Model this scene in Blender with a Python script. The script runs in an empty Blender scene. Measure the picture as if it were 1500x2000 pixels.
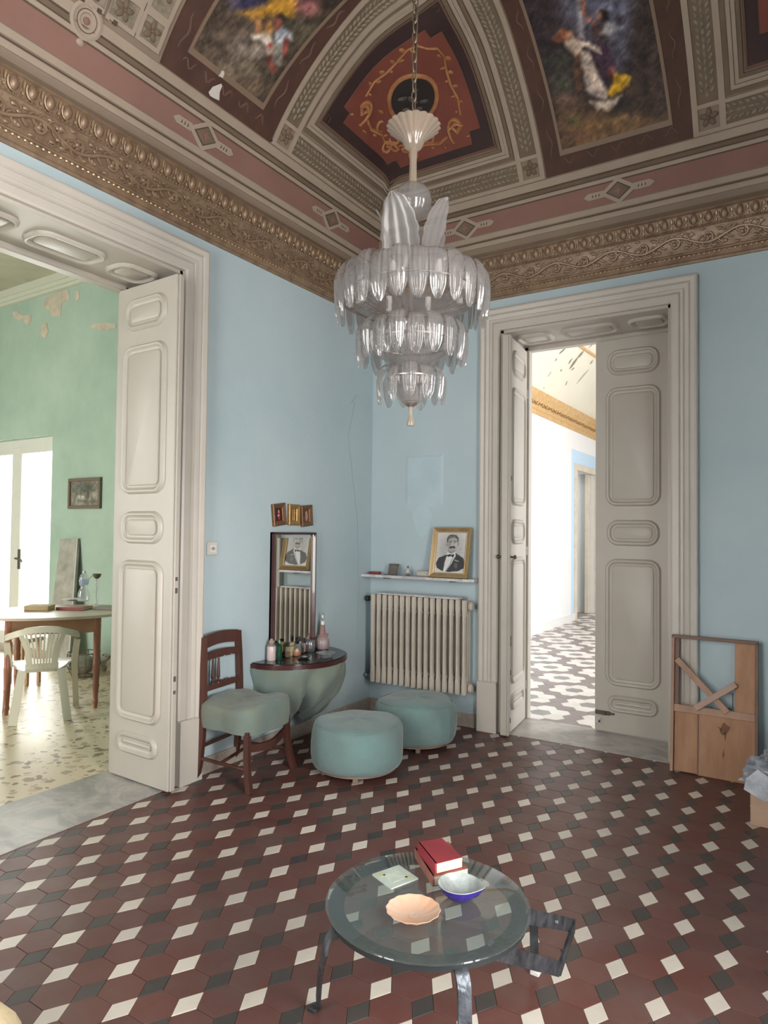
import bpy, math, random
import numpy as np
from mathutils import Vector, Matrix

random.seed(7)
RNG = np.random.default_rng(7)
SC = bpy.context.scene
COL = SC.collection
PI = math.pi

# ------------------------------------------------------------------ camera
F_PX = 1325.6
YAW, PITCH, ROLL = (math.radians(a) for a in (32.305, 1.567, 0.637))
CAM = np.array([3.167, -4.811, 1.5])
_f = np.array([-math.sin(YAW) * math.cos(PITCH), math.cos(YAW) * math.cos(PITCH), math.sin(PITCH)])
_r0 = np.array([math.cos(YAW), math.sin(YAW), 0.0])
_u0 = np.cross(_r0, _f)
_r = _r0 * math.cos(ROLL) + _u0 * math.sin(ROLL)
_u = -_r0 * math.sin(ROLL) + _u0 * math.cos(ROLL)
cam_data = bpy.data.cameras.new('camera')
cam_data.sensor_fit = 'HORIZONTAL'
cam_data.sensor_width = 36.0
cam_data.lens = F_PX / 1500.0 * 36.0
cam_data.clip_start = 0.05
cam_data.clip_end = 200.0
cam = bpy.data.objects.new('camera', cam_data)
COL.objects.link(cam)
_m = Matrix.Identity(4)
for _i in range(3):
    _m[_i][0], _m[_i][1], _m[_i][2], _m[_i][3] = _r[_i], _u[_i], -_f[_i], CAM[_i]
cam.matrix_world = _m
SC.camera = cam

# ------------------------------------------------------------------ exposure, world, daylight
SC.view_settings.view_transform = 'Standard'
SC.view_settings.look = 'None'
SC.view_settings.gamma = 1.0
SC.view_settings.use_curve_mapping = False
SC.view_settings.exposure = 0.45

world = bpy.data.worlds.new('world')
SC.world = world
world.use_nodes = True
_bg = world.node_tree.nodes['Background']
_bg.inputs[0].default_value = (0.93, 0.97, 1.0, 1)
_bg.inputs[1].default_value = 3.0


def daylight(name, loc, target, w, h, power, col=(1.0, 0.98, 0.95)):
    """daylight coming in through a window opening"""
    l = bpy.data.lights.new(name, 'AREA')
    l.shape = 'RECTANGLE'
    l.size, l.size_y = w, h
    l.energy = power
    l.color = col
    o = bpy.data.objects.new(name, l)
    COL.objects.link(o)
    o.location = loc
    d = Vector(target) - Vector(loc)
    o.rotation_euler = d.to_track_quat('-Z', 'Y').to_euler()
    return o


# main room: a tall balcony window in the right wall, another behind the camera
daylight('daylight_right_window', (4.75, -3.75, 1.75), (0.0, -3.0, 1.55), 1.15, 2.5, 200, (1.0, 0.965, 0.92))
daylight('daylight_front_window', (1.6, -6.35, 1.8), (1.6, 0.0, 1.5), 1.15, 2.5, 95, (1.0, 0.965, 0.92))
# green room: balcony doors in its back wall and its far side
daylight('daylight_green_room', (-5.6, 0.5, 1.7), (-3.0, -2.6, 0.6), 1.7, 2.3, 230, (1.0, 0.97, 0.9))
daylight('daylight_green_room_side', (-4.2, -5.6, 2.0), (-3.0, -0.3, 1.4), 1.6, 2.4, 90, (1.0, 0.97, 0.92))
# hall: windows on its right-hand side
daylight('daylight_hall', (4.7, 3.4, 1.9), (-0.3, 3.6, 1.2), 2.2, 2.6, 190, (1.0, 0.99, 0.98))

# ------------------------------------------------------------------ photo pixel -> place helpers


def ray(px, py):
    return _r * ((px - 750.0) / F_PX) - _u * ((py - 1000.0) / F_PX) + _f


def onz(px, py, z=0.0):
    d = ray(px, py)
    return CAM + d * ((z - CAM[2]) / d[2])


def onx(px, py, x=0.0):
    d = ray(px, py)
    return CAM + d * ((x - CAM[0]) / d[0])


def ony(px, py, y=0.0):
    d = ray(px, py)
    return CAM + d * ((y - CAM[1]) / d[1])


def proj(p):
    q = np.asarray(p, float) - CAM
    w = q @ _f
    return np.stack([750 + F_PX * (q @ _r) / w, 1000 - F_PX * (q @ _u) / w], -1)


# ------------------------------------------------------------------ materials
MATS = {}


def srgb(r, g, b):
    f = lambda c: (c / 255 / 12.92) if c / 255 <= 0.04045 else ((c / 255 + 0.055) / 1.055) ** 2.4
    return (f(r), f(g), f(b))


def mat(name, col, rough=0.6, metal=0.0, var=0.0, vscale=3.0, col2=None, bump=0.0, bscale=40.0,
        coat=0.0, spec=0.5, detail=6.0, stretch=None, sheen=0.0, rvar=0.0):
    if name in MATS:
        return MATS[name]
    m = bpy.data.materials.new(name)
    m.use_nodes = True
    nt = m.node_tree
    b = nt.nodes['Principled BSDF']
    b.inputs['Base Color'].default_value = (*col, 1)
    b.inputs['Roughness'].default_value = rough
    b.inputs['Metallic'].default_value = metal
    b.inputs['Specular IOR Level'].default_value = spec
    b.inputs['Coat Weight'].default_value = coat
    if sheen:
        b.inputs['Sheen Weight'].default_value = sheen
    need = var > 0 or bump > 0 or rvar > 0
    if need:
        tc = nt.nodes.new('ShaderNodeTexCoord')
        mp = nt.nodes.new('ShaderNodeMapping')
        nt.links.new(tc.outputs['Object'], mp.inputs[0])
        if stretch:
            mp.inputs['Scale'].default_value = stretch
    if var > 0:
        n = nt.nodes.new('ShaderNodeTexNoise')
        n.inputs['Scale'].default_value = vscale
        n.inputs['Detail'].default_value = detail
        n.inputs['Roughness'].default_value = 0.6
        nt.links.new(mp.outputs[0], n.inputs['Vector'])
        r = nt.nodes.new('ShaderNodeValToRGB')
        r.color_ramp.elements[0].position = 0.34
        r.color_ramp.elements[1].position = 0.66
        c2 = col2 if col2 else tuple(c * (1 - var) for c in col)
        r.color_ramp.elements[0].color = (*c2, 1)
        r.color_ramp.elements[1].color = (*col, 1)
        nt.links.new(n.outputs['Fac'], r.inputs['Fac'])
        nt.links.new(r.outputs[0], b.inputs['Base Color'])
    if rvar > 0:
        n3 = nt.nodes.new('ShaderNodeTexNoise')
        n3.inputs['Scale'].default_value = 5.0
        n3.inputs['Detail'].default_value = 5.0
        nt.links.new(mp.outputs[0], n3.inputs['Vector'])
        mr = nt.nodes.new('ShaderNodeMapRange')
        mr.inputs['From Min'].default_value = 0.3
        mr.inputs['From Max'].default_value = 0.7
        mr.inputs['To Min'].default_value = max(rough - rvar, 0.05)
        mr.inputs['To Max'].default_value = min(rough + rvar, 1)
        nt.links.new(n3.outputs['Fac'], mr.inputs['Value'])
        nt.links.new(mr.outputs[0], b.inputs['Roughness'])
    if bump > 0:
        n2 = nt.nodes.new('ShaderNodeTexNoise')
        n2.inputs['Scale'].default_value = bscale
        n2.inputs['Detail'].default_value = 4.0
        nt.links.new(mp.outputs[0], n2.inputs['Vector'])
        bp = nt.nodes.new('ShaderNodeBump')
        bp.inputs['Strength'].default_value = bump
        bp.inputs['Distance'].default_value = 0.01
        nt.links.new(n2.outputs['Fac'], bp.inputs['Height'])
        nt.links.new(bp.outputs[0], b.inputs['Normal'])
    MATS[name] = m
    return m


def mat_glass(name, tint=(0.9, 0.95, 0.95), body=(0.7, 0.7, 0.7), clear=0.6, rough=0.08, gloss=0.12, trans=0.4):
    """thin sheet glass: clear part, a little body colour, glossy surface"""
    if name in MATS:
        return MATS[name]
    m = bpy.data.materials.new(name)
    m.use_nodes = True
    nt = m.node_tree
    for n in list(nt.nodes):
        if n.type != 'OUTPUT_MATERIAL':
            nt.nodes.remove(n)
    out = [n for n in nt.nodes if n.type == 'OUTPUT_MATERIAL'][0]
    tr = nt.nodes.new('ShaderNodeBsdfTransparent')
    tr.inputs[0].default_value = (*tint, 1)
    df = nt.nodes.new('ShaderNodeBsdfDiffuse')
    df.inputs[0].default_value = (*body, 1)
    tl = nt.nodes.new('ShaderNodeBsdfTranslucent')
    tl.inputs[0].default_value = (*body, 1)
    mx0 = nt.nodes.new('ShaderNodeMixShader')
    mx0.inputs[0].default_value = trans
    nt.links.new(df.outputs[0], mx0.inputs[1])
    nt.links.new(tl.outputs[0], mx0.inputs[2])
    mx1 = nt.nodes.new('ShaderNodeMixShader')
    mx1.inputs[0].default_value = clear
    nt.links.new(mx0.outputs[0], mx1.inputs[1])
    nt.links.new(tr.outputs[0], mx1.inputs[2])
    gl = nt.nodes.new('ShaderNodeBsdfGlossy')
    gl.inputs['Roughness'].default_value = rough
    fr = nt.nodes.new('ShaderNodeLayerWeight')
    pw = nt.nodes.new('ShaderNodeMath')
    pw.operation = 'POWER'
    pw.inputs[1].default_value = 4.0
    nt.links.new(fr.outputs['Facing'], pw.inputs[0])
    ad = nt.nodes.new('ShaderNodeMath')
    ad.operation = 'MULTIPLY_ADD'
    ad.inputs[1].default_value = 0.75 * (1 - gloss)
    ad.inputs[2].default_value = gloss
    nt.links.new(pw.outputs[0], ad.inputs[0])
    mx2 = nt.nodes.new('ShaderNodeMixShader')
    nt.links.new(ad.outputs[0], mx2.inputs[0])
    nt.links.new(mx1.outputs[0], mx2.inputs[1])
    nt.links.new(gl.outputs[0], mx2.inputs[2])
    nt.links.new(mx2.outputs[0], out.inputs['Surface'])
    MATS[name] = m
    return m


def mat_attr(name, rough=0.6, spec=0.4, noise=0.0):
    """colour stored per point: flat painting or print"""
    if name in MATS:
        return MATS[name]
    m = bpy.data.materials.new(name)
    m.use_nodes = True
    nt = m.node_tree
    b = nt.nodes['Principled BSDF']
    b.inputs['Roughness'].default_value = rough
    b.inputs['Specular IOR Level'].default_value = spec
    a = nt.nodes.new('ShaderNodeAttribute')
    a.attribute_name = 'paint'
    nt.links.new(a.outputs['Color'], b.inputs['Base Color'])
    MATS[name] = m
    return m


# ------------------------------------------------------------------ mesh helpers


class MB:
    def __init__(self):
        self.v = []
        self.f = []

    def add(self, verts, faces, M=None):
        o = len(self.v)
        if M is not None:
            verts = [M @ Vector(p) for p in verts]
        self.v += [tuple(float(c) for c in p) for p in verts]
        self.f += [tuple(i + o for i in q) for q in faces]
        return self

    def box(self, x0, x1, y0, y1, z0, z1, M=None):
        vs = [(x0, y0, z0), (x1, y0, z0), (x1, y1, z0), (x0, y1, z0), (x0, y0, z1), (x1, y0, z1), (x1, y1, z1), (x0, y1, z1)]
        fs = [(0, 3, 2, 1), (4, 5, 6, 7), (0, 1, 5, 4), (1, 2, 6, 5), (2, 3, 7, 6), (3, 0, 4, 7)]
        return self.add(vs, fs, M)

    def bevbox(self, x0, x1, y0, y1, z0, z1, b=0.004, M=None):
        """box with chamfered edges"""
        vs = []
        for z, i in ((z0, b), (z0 + b, 0), (z1 - b, 0), (z1, b)):
            a0, a1, c0, c1 = x0 + i, x1 - i, y0 + i, y1 - i
            k = b if i == 0 else b * 0.6
            vs += [(a0 + k, c0, z), (a1 - k, c0, z), (a1, c0 + k, z), (a1, c1 - k, z), (a1 - k, c1, z), (a0 + k, c1, z), (a0, c1 - k, z), (a0, c0 + k, z)]
        fs = []
        for r in range(3):
            for j in range(8):
                a = r * 8 + j
                c = r * 8 + (j + 1) % 8
                fs.append((a, c, c + 8, a + 8))
        fs.append(tuple(range(7, -1, -1)))
        fs.append(tuple(range(24, 32)))
        return self.add(vs, fs, M)

    def prism(self, poly, z0, z1, M=None):
        n = len(poly)
        vs = [(x, y, z0) for x, y in poly] + [(x, y, z1) for x, y in poly]
        fs = [tuple(range(n - 1, -1, -1)), tuple(range(n, 2 * n))]
        fs += [(i, (i + 1) % n, n + (i + 1) % n, n + i) for i in range(n)]
        return self.add(vs, fs, M)

    def lathe(self, prof, n=24, M=None, rfun=None, cap=True, a0=0.0, a1=2 * PI):
        full = abs(a1 - a0 - 2 * PI) < 1e-6
        k = n if full else n + 1
        vs = []
        for (r, z) in prof:
            for i in range(k):
                a = a0 + (a1 - a0) * i / n
                rr = r * (rfun(a, z) if rfun else 1.0)
                vs.append((rr * math.cos(a), rr * math.sin(a), z))
        fs = []
        for j in range(len(prof) - 1):
            for i in range(n):
                i2 = (i + 1) % k
                fs.append((j * k + i, j * k + i2, (j + 1) * k + i2, (j + 1) * k + i))
        if cap and full:
            if prof[0][0] > 1e-5:
                fs.append(tuple(range(n - 1, -1, -1)))
            if prof[-1][0] > 1e-5:
                o = (len(prof) - 1) * k
                fs.append(tuple(range(o, o + n)))
        return self.add(vs, fs, M)

    def tube(self, path, rad, n=8, M=None, cap=True, closed=False, flat=1.0, up=None):
        P = [Vector(p) for p in path]
        L = len(P)
        rs = [rad] * L if not hasattr(rad, '__len__') else list(rad)
        vs = []
        prev = None
        for i in range(L):
            if closed:
                t = P[(i + 1) % L] - P[(i - 1) % L]
            else:
                t = P[min(i + 1, L - 1)] - P[max(i - 1, 0)]
            if t.length < 1e-9:
                t = Vector((0, 0, 1))
            t.normalize()
            if prev is None:
                ref = Vector(up) if up else (Vector((0, 0, 1)) if abs(t.z) < 0.9 else Vector((1, 0, 0)))
            else:
                ref = prev
            nrm = ref - t * ref.dot(t)
            if nrm.length < 1e-6:
                nrm = t.orthogonal()
            nrm.normalize()
            if up is None:
                prev = nrm
            bn = t.cross(nrm)
            for k in range(n):
                a = 2 * PI * k / n
                vs.append(P[i] + nrm * (math.cos(a) * rs[i] * flat) + bn * (math.sin(a) * rs[i]))
        fs = []
        for i in range(L if closed else L - 1):
            j = (i + 1) % L
            for k in range(n):
                k2 = (k + 1) % n
                fs.append((i * n + k, i * n + k2, j * n + k2, j * n + k))
        if cap and not closed:
            fs.append(tuple(range(n - 1, -1, -1)))
            fs.append(tuple(range((L - 1) * n, L * n)))
        return self.add(vs, fs, M)

    def bar(self, path, w, t, side, M=None):
        """flat bar: rectangular section, width w along side, thickness t"""
        P = [Vector(p) for p in path]
        L = len(P)
        sd = Vector(side).normalized()
        vs = []
        for i in range(L):
            tg = (P[min(i + 1, L - 1)] - P[max(i - 1, 0)]).normalized()
            s = (sd - tg * sd.dot(tg)).normalized()
            nn = tg.cross(s)
            for a, b in ((-1, -1), (1, -1), (1, 1), (-1, 1)):
                vs.append(P[i] + s * (a * w / 2) + nn * (b * t / 2))
        fs = []
        for i in range(L - 1):
            for k in range(4):
                k2 = (k + 1) % 4
                fs.append((i * 4 + k, i * 4 + k2, (i + 1) * 4 + k2, (i + 1) * 4 + k))
        fs += [(3, 2, 1, 0), tuple(range((L - 1) * 4, L * 4))]
        return self.add(vs, fs, M)

    def grid(self, fn, nu, nv, M=None):
        vs = [fn(i / nu, j / nv) for j in range(nv + 1) for i in range(nu + 1)]
        fs = [(j * (nu + 1) + i, j * (nu + 1) + i + 1, (j + 1) * (nu + 1) + i + 1, (j + 1) * (nu + 1) + i)
              for j in range(nv) for i in range(nu)]
        return self.add(vs, fs, M)

    def ball(self, c, r, n=10, m=6, M=None):
        rx, ry, rz = (r, r, r) if not hasattr(r, '__len__') else r
        vs = [(c[0], c[1], c[2] - rz)]
        for j in range(1, m):
            b = -PI / 2 + PI * j / m
            for i in range(n):
                a = 2 * PI * i / n
                vs.append((c[0] + rx * math.cos(a) * math.cos(b), c[1] + ry * math.sin(a) * math.cos(b), c[2] + rz * math.sin(b)))
        vs.append((c[0], c[1], c[2] + rz))
        fs = [(0, 1 + (i + 1) % n, 1 + i) for i in range(n)]
        for j in range(m - 2):
            for i in range(n):
                fs.append((1 + j * n + i, 1 + j * n + (i + 1) % n, 1 + (j + 1) * n + (i + 1) % n, 1 + (j + 1) * n + i))
        last = len(vs) - 1
        o = 1 + (m - 2) * n
        fs += [(o + i, o + (i + 1) % n, last) for i in range(n)]
        return self.add(vs, fs, M)

    def mesh(self, name, material=None, smooth=40):
        me = bpy.data.meshes.new(name)
        me.from_pydata(self.v, [], self.f)
        if smooth:
            me.polygons.foreach_set('use_smooth', [True] * len(me.polygons))
            me.set_sharp_from_angle(angle=math.radians(smooth))
        if material:
            me.materials.append(material)
        me.update()
        return me

    def build(self, name, material=None, parent=None, smooth=40):
        return link(name, self.mesh(name, material, smooth), parent)


def link(name, me, parent=None, loc=None, rot=None, scale=None):
    o = bpy.data.objects.new(name, me)
    COL.objects.link(o)
    if parent is not None:
        o.parent = parent
    if loc is not None:
        o.location = loc
    if rot is not None:
        o.rotation_euler = rot
    if scale is not None:
        o.scale = scale
    return o


def tag(o, label, cat, group=None):
    o['label'] = label
    o['category'] = cat
    if group:
        o['group'] = group
    return o


def thing(name, label, cat, loc=(0, 0, 0), rotz=0.0, group=None):
    o = bpy.data.objects.new(name, None)
    o.empty_display_size = 0.1
    COL.objects.link(o)
    o.location = [float(c) for c in loc]
    o.rotation_euler = (0, 0, rotz)
    return tag(o, label, cat, group)


def struct(o):
    o['kind'] = 'structure'
    return o


def T(x=0, y=0, z=0):
    return Matrix.Translation((x, y, z))


def RZ(a):
    return Matrix.Rotation(a, 4, 'Z')


def RX(a):
    return Matrix.Rotation(a, 4, 'X')


def RY(a):
    return Matrix.Rotation(a, 4, 'Y')


def rrect(x0, x1, y0, y1, r, n=6):
    """rounded rectangle outline, counter-clockwise"""
    pts = []
    for cx, cy, a in ((x1 - r, y0 + r, -PI / 2), (x1 - r, y1 - r, 0), (x0 + r, y1 - r, PI / 2), (x0 + r, y0 + r, PI)):
        for k in range(n + 1):
            b = a + PI / 2 * k / n
            pts.append((cx + r * math.cos(b), cy + r * math.sin(b)))
    return pts


# ------------------------------------------------------------------ flat painting: soft shapes laid over each other


def sd_poly(P, poly):
    """signed distance of points P (n,2) to polygon (negative inside)"""
    poly = np.asarray(poly, float)
    d = np.full(len(P), 1e9)
    inside = np.zeros(len(P), bool)
    n = len(poly)
    for i in range(n):
        a, b = poly[i], poly[(i + 1) % n]
        e = b - a
        w = P - a
        t = np.clip((w @ e) / max(e @ e, 1e-12), 0, 1)
        d = np.minimum(d, np.hypot(*(w - t[:, None] * e).T))
        c = ((a[1] > P[:, 1]) != (b[1] > P[:, 1]))
        xx = a[0] + (P[:, 1] - a[1]) / (b[1] - a[1] if abs(b[1] - a[1]) > 1e-12 else 1e-12) * (b[0] - a[0])
        inside ^= c & (P[:, 0] < xx)
    return np.where(inside, -d, d)


def sd_line(P, pts, w):
    pts = np.asarray(pts, float)
    d = np.full(len(P), 1e9)
    for i in range(len(pts) - 1):
        a, b = pts[i], pts[i + 1]
        e = b - a
        q = P - a
        t = np.clip((q @ e) / max(e @ e, 1e-12), 0, 1)
        d = np.minimum(d, np.hypot(*(q - t[:, None] * e).T))
    return d - w / 2


def vnoise(P, s, seed=0):
    """cheap smooth value noise, 0..1"""
    g = np.random.default_rng(seed).random((64, 64))
    q = P / s
    i = np.floor(q).astype(int)
    f = q - i
    f = f * f * (3 - 2 * f)
    a = g[i[:, 0] % 64, i[:, 1] % 64]
    b = g[(i[:, 0] + 1) % 64, i[:, 1] % 64]
    c = g[i[:, 0] % 64, (i[:, 1] + 1) % 64]
    d = g[(i[:, 0] + 1) % 64, (i[:, 1] + 1) % 64]
    return (a * (1 - f[:, 0]) + b * f[:, 0]) * (1 - f[:, 1]) + (c * (1 - f[:, 0]) + d * f[:, 0]) * f[:, 1]


def fbm(P, s, seed=0):
    return (vnoise(P, s, seed) + 0.5 * vnoise(P, s / 2.1, seed + 1) + 0.25 * vnoise(P, s / 4.3, seed + 2)) / 1.75


def paint(P, base, ops, grain=0.15, gs=10.0, seed=1):
    """ops: ('p', poly, rgb, soft) | ('e', cx, cy, rx, ry, rgb, soft) | ('l', pts, width, rgb, soft); sRGB 0-255 colours"""
    C = np.tile(np.array(base, float), (len(P), 1))
    wob = np.stack([vnoise(P, gs * 0.8, seed + 9) - 0.5, vnoise(P, gs * 0.8, seed + 19) - 0.5], -1) * gs * 0.25
    Q = P + wob
    for op in ops:
        if op[0] == 'p':
            d, c, s = sd_poly(Q, op[1]), op[2], op[3]
        elif op[0] == 'l':
            d, c, s = sd_line(Q, op[1], op[2]), op[3], op[4]
        else:
            _, cx, cy, rx, ry, c, s = op
            d = (np.hypot((Q[:, 0] - cx) / rx, (Q[:, 1] - cy) / ry) - 1) * min(rx, ry)
        a = np.clip(0.5 - d / max(s, 1e-6), 0, 1)[:, None]
        C = C * (1 - a) + np.array(c, float) * a
    C *= (1 - grain + 2 * grain * fbm(P, gs, seed))[:, None]
    return np.clip(C, 0, 255)


def lin255(C):
    c = np.clip(C / 255.0, 0, 1)
    return np.where(c <= 0.04045, c / 12.92, ((c + 0.055) / 1.055) ** 2.4)


def paint_mesh(name, verts, faces, colors, material, parent=None):
    me = bpy.data.meshes.new(name)
    me.from_pydata([tuple(map(float, p)) for p in verts], [], faces)
    at = me.color_attributes.new('paint', 'FLOAT_COLOR', 'POINT')
    at.data.foreach_set('color', np.concatenate([colors, np.ones((len(colors), 1))], 1).astype(np.float32).ravel())
    me.polygons.foreach_set('use_smooth', [True] * len(me.polygons))
    me.materials.append(material)
    me.update()
    return link(name, me, parent)

# ================================================================== THE ROOM
W, LN = 4.12, 5.7            # room: x 0..W, y 0..-LN
WT = 0.5                     # wall thickness
ZC = 3.285                   # underside of the gilt cornice
D1 = (-3.275, -2.075)        # opening in the left wall (y)
D2 = (1.165, 2.375)          # opening in the back wall (x)
DH = 3.03                    # opening height

M_BLUE = mat('blue_wall_paint', (0.455, 0.540, 0.572), 0.75, var=0.12, vscale=1.1, bump=0.12, bscale=30, col2=(0.40, 0.495, 0.53))
M_CREAM = mat('cream_gloss_paint', (0.475, 0.435, 0.38), 0.42, var=0.08, vscale=2.0, bump=0.05, bscale=14)
M_CREAM2 = mat('cream_casing_paint', (0.54, 0.495, 0.44), 0.40, var=0.08, vscale=3.0, bump=0.05, bscale=20)
M_STONE = mat('beige_stone_skirting', (0.42, 0.36, 0.31), 0.55, var=0.25, vscale=25)


def mat_marble(name, c1, c2, scale=3.0, rough=0.35):
    m = mat(name, c1, rough)
    nt = m.node_tree
    b = nt.nodes['Principled BSDF']
    tc = nt.nodes.new('ShaderNodeTexCoord')
    n = nt.nodes.new('ShaderNodeTexNoise')
    n.inputs['Scale'].default_value = scale
    n.inputs['Detail'].default_value = 9
    n.inputs['Roughness'].default_value = 0.65
    n.inputs['Distortion'].default_value = 1.6
    nt.links.new(tc.outputs['Object'], n.inputs['Vector'])
    r = nt.nodes.new('ShaderNodeValToRGB')
    e = r.color_ramp.elements
    e[0].position, e[0].color = 0.40, (*c2, 1)
    e[1].position, e[1].color = 0.58, (*c1, 1)
    nt.links.new(n.outputs['Fac'], r.inputs['Fac'])
    nt.links.new(r.outputs[0], b.inputs['Base Color'])
    return m


M_MARBLE = mat_marble('grey_marble', (0.44, 0.415, 0.38), (0.29, 0.28, 0.27), 4.0, 0.35)
M_MARBLE_W = mat_marble('pale_marble', (0.62, 0.60, 0.60), (0.42, 0.38, 0.40), 9.0, 0.3)


def mat_tile(name, c1, c2, dust, rough):
    """cement tile: every tile its own tone, dusty scuffs over the floor"""
    m = mat(name, c1, rough)
    nt = m.node_tree
    b = nt.nodes['Principled BSDF']
    oi = nt.nodes.new('ShaderNodeObjectInfo')
    mx = nt.nodes.new('ShaderNodeMix')
    mx.data_type = 'RGBA'
    mx.inputs[6].default_value = (*c1, 1)
    mx.inputs[7].default_value = (*c2, 1)
    nt.links.new(oi.outputs['Random'], mx.inputs[0])
    g = nt.nodes.new('ShaderNodeNewGeometry')
    n = nt.nodes.new('ShaderNodeTexNoise')
    n.inputs['Scale'].default_value = 2.3
    n.inputs['Detail'].default_value = 8
    n.inputs['Roughness'].default_value = 0.72
    nt.links.new(g.outputs['Position'], n.inputs['Vector'])
    mr = nt.nodes.new('ShaderNodeMapRange')
    mr.inputs['From Min'].default_value = 0.40
    mr.inputs['From Max'].default_value = 0.72
    mr.inputs['To Max'].default_value = 0.62
    nt.links.new(n.outputs['Fac'], mr.inputs['Value'])
    mx2 = nt.nodes.new('ShaderNodeMix')
    mx2.data_type = 'RGBA'
    mx2.inputs[7].default_value = (*dust, 1)
    nt.links.new(mr.outputs[0], mx2.inputs[0])
    nt.links.new(mx.outputs[2], mx2.inputs[6])
    nt.links.new(mx2.outputs[2], b.inputs['Base Color'])
    n2 = nt.nodes.new('ShaderNodeTexNoise')
    n2.inputs['Scale'].default_value = 6
    n2.inputs['Detail'].default_value = 6
    nt.links.new(g.outputs['Position'], n2.inputs['Vector'])
    mr2 = nt.nodes.new('ShaderNodeMapRange')
    mr2.inputs['To Min'].default_value = rough - 0.12
    mr2.inputs['To Max'].default_value = rough + 0.15
    nt.links.new(n2.outputs['Fac'], mr2.inputs['Value'])
    nt.links.new(mr2.outputs[0], b.inputs['Roughness'])
    return m


# ---- floor: red hexagons, white and black lozenges
M_RED = mat_tile('red_cement_tile', (0.128, 0.040, 0.031), (0.100, 0.035, 0.029), (0.140, 0.100, 0.088), 0.40)
M_WHT = mat_tile('white_cement_tile', (0.66, 0.60, 0.52), (0.56, 0.51, 0.45), (0.45, 0.38, 0.33), 0.38)
M_BLK = mat_tile('black_cement_tile', (0.032, 0.029, 0.028), (0.055, 0.046, 0.042), (0.10, 0.08, 0.072), 0.42)
M_GROUT = mat('tile_grout', (0.26, 0.19, 0.16), 0.8)

floor = struct(MB().box(-0.02, W + 0.02, -LN - 0.02, 0.5, -0.12, -0.004).build('floor', M_GROUT, smooth=0))
DX, DY, OX, OY = 0.1565, 0.1325, 0.0825, 0.0258


def tile_mesh(name, poly, m, inset=0.0014, h=0.008):
    c = np.mean(poly, 0)
    P = np.array(poly)
    P1 = c + (P - c) * (1 - 0.0008 / np.abs(P - c).max())
    P2 = c + (P - c) * (1 - (0.0008 + inset) / np.abs(P - c).max())
    n = len(P)
    vs = [(*p, -h) for p in P1] + [(*p, -0.0008) for p in P1] + [(*p, 0.0) for p in P2]
    fs = []
    for k in range(2):
        fs += [(k * n + i, k * n + (i + 1) % n, (k + 1) * n + (i + 1) % n, (k + 1) * n + i) for i in range(n)]
    fs.append(tuple(range(2 * n, 3 * n)))
    b = MB()
    b.add(vs, fs)
    return b, b.mesh(name, m, smooth=0)


hexp = [(DX / 2, 0), (DX / 2 - 0.0391, DY / 2), (-DX / 2 + 0.0391, DY / 2), (-DX / 2, 0), (-DX / 2 + 0.0391, -DY / 2), (DX / 2 - 0.0391, -DY / 2)]
rhp = [(0.0391, 0), (0, DY / 2), (-0.0391, 0), (0, -DY / 2)]
TILES = {'hexagon_tile': tile_mesh('hexagon_tile', hexp, M_RED), 'white_tile': tile_mesh('white_tile', rhp, M_WHT),
         'black_tile': tile_mesh('black_tile', rhp, M_BLK)}
spots = {k: [] for k in TILES}
for i in range(-2, 28):
    for j in range(-40, 4):
        x, y = OX + i * DX, OY + j * DY
        if -0.05 < x < W + 0.03 and -LN < y < 0.10:
            spots['white_tile' if (i + j) % 2 == 0 else 'black_tile'].append((x, y))
        x, y = x + DX / 2, y + DY / 2
        if -0.07 < x < W + 0.06 and -LN < y < 0.12:
            spots['hexagon_tile'].append((x, y))


def place_tiles(spots, tiles, parent, limit=300, z=0.0, jitter=0.0007):
    for k, pts in spots.items():
        P = np.array([(x, y, z) for x, y in pts])
        q = (P - CAM) @ _f
        px = proj(P)
        vis = (q > 0.3) & (px[:, 0] > -60) & (px[:, 0] < 1560) & (px[:, 1] < 2080)
        score = np.where(vis, 1 / np.maximum(q, 0.3) ** 3, -q)
        order = np.argsort(-score)
        rest = MB()
        for n, i in enumerate(order):
            dz = random.uniform(-jitter, jitter)
            if n < limit:
                o = link(k, tiles[k][1], parent, (pts[i][0], pts[i][1], z + dz))
            else:
                b = tiles[k][0]
                rest.add([(v[0] + pts[i][0], v[1] + pts[i][1], v[2] + z + dz) for v in b.v], b.f)
        if rest.v:
            o = rest.build(k + 's_beyond', tiles[k][1].materials[0], parent, smooth=0)
            o['kind'] = 'stuff'


place_tiles(spots, TILES, floor)

# ---- walls
wl = MB()
wl.box(-WT, 0, D1[1], 0.0, -0.1, 3.75).box(-WT, 0, -LN - 0.2, D1[0], -0.1, 3.75).box(-WT, 0, D1[0], D1[1], DH, 3.75)
wall_left = struct(wl.build('wall_left', M_BLUE, smooth=0))
wb = MB()
wb.box(-0.0, D2[0], 0, WT, -0.1, 3.75).box(D2[1], W + 0.2, 0, WT, -0.1, 3.75).box(D2[0], D2[1], 0, WT, DH, 3.75)
wall_back = struct(wb.build('wall_back', M_BLUE, smooth=0))
RW = (-4.35, -3.15, 0.15, 3.0)          # window in the right wall
wr = MB()
wr.box(W, W + 0.45, RW[1], 0, -0.1, 3.75).box(W, W + 0.45, -LN, RW[0], -0.1, 3.75).box(W, W + 0.45, RW[0], RW[1], RW[3], 3.75)
wr.box(W, W + 0.45, RW[0], RW[1], -0.1, RW[2])
struct(wr.build('wall_right', M_BLUE, smooth=0))
FW = (1.0, 2.2, 0.15, 3.0)
wf = MB()
wf.box(-WT, FW[0], -LN - 0.45, -LN, -0.1, 3.75).box(FW[1], W + 0.45, -LN - 0.45, -LN, -0.1, 3.75)
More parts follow.
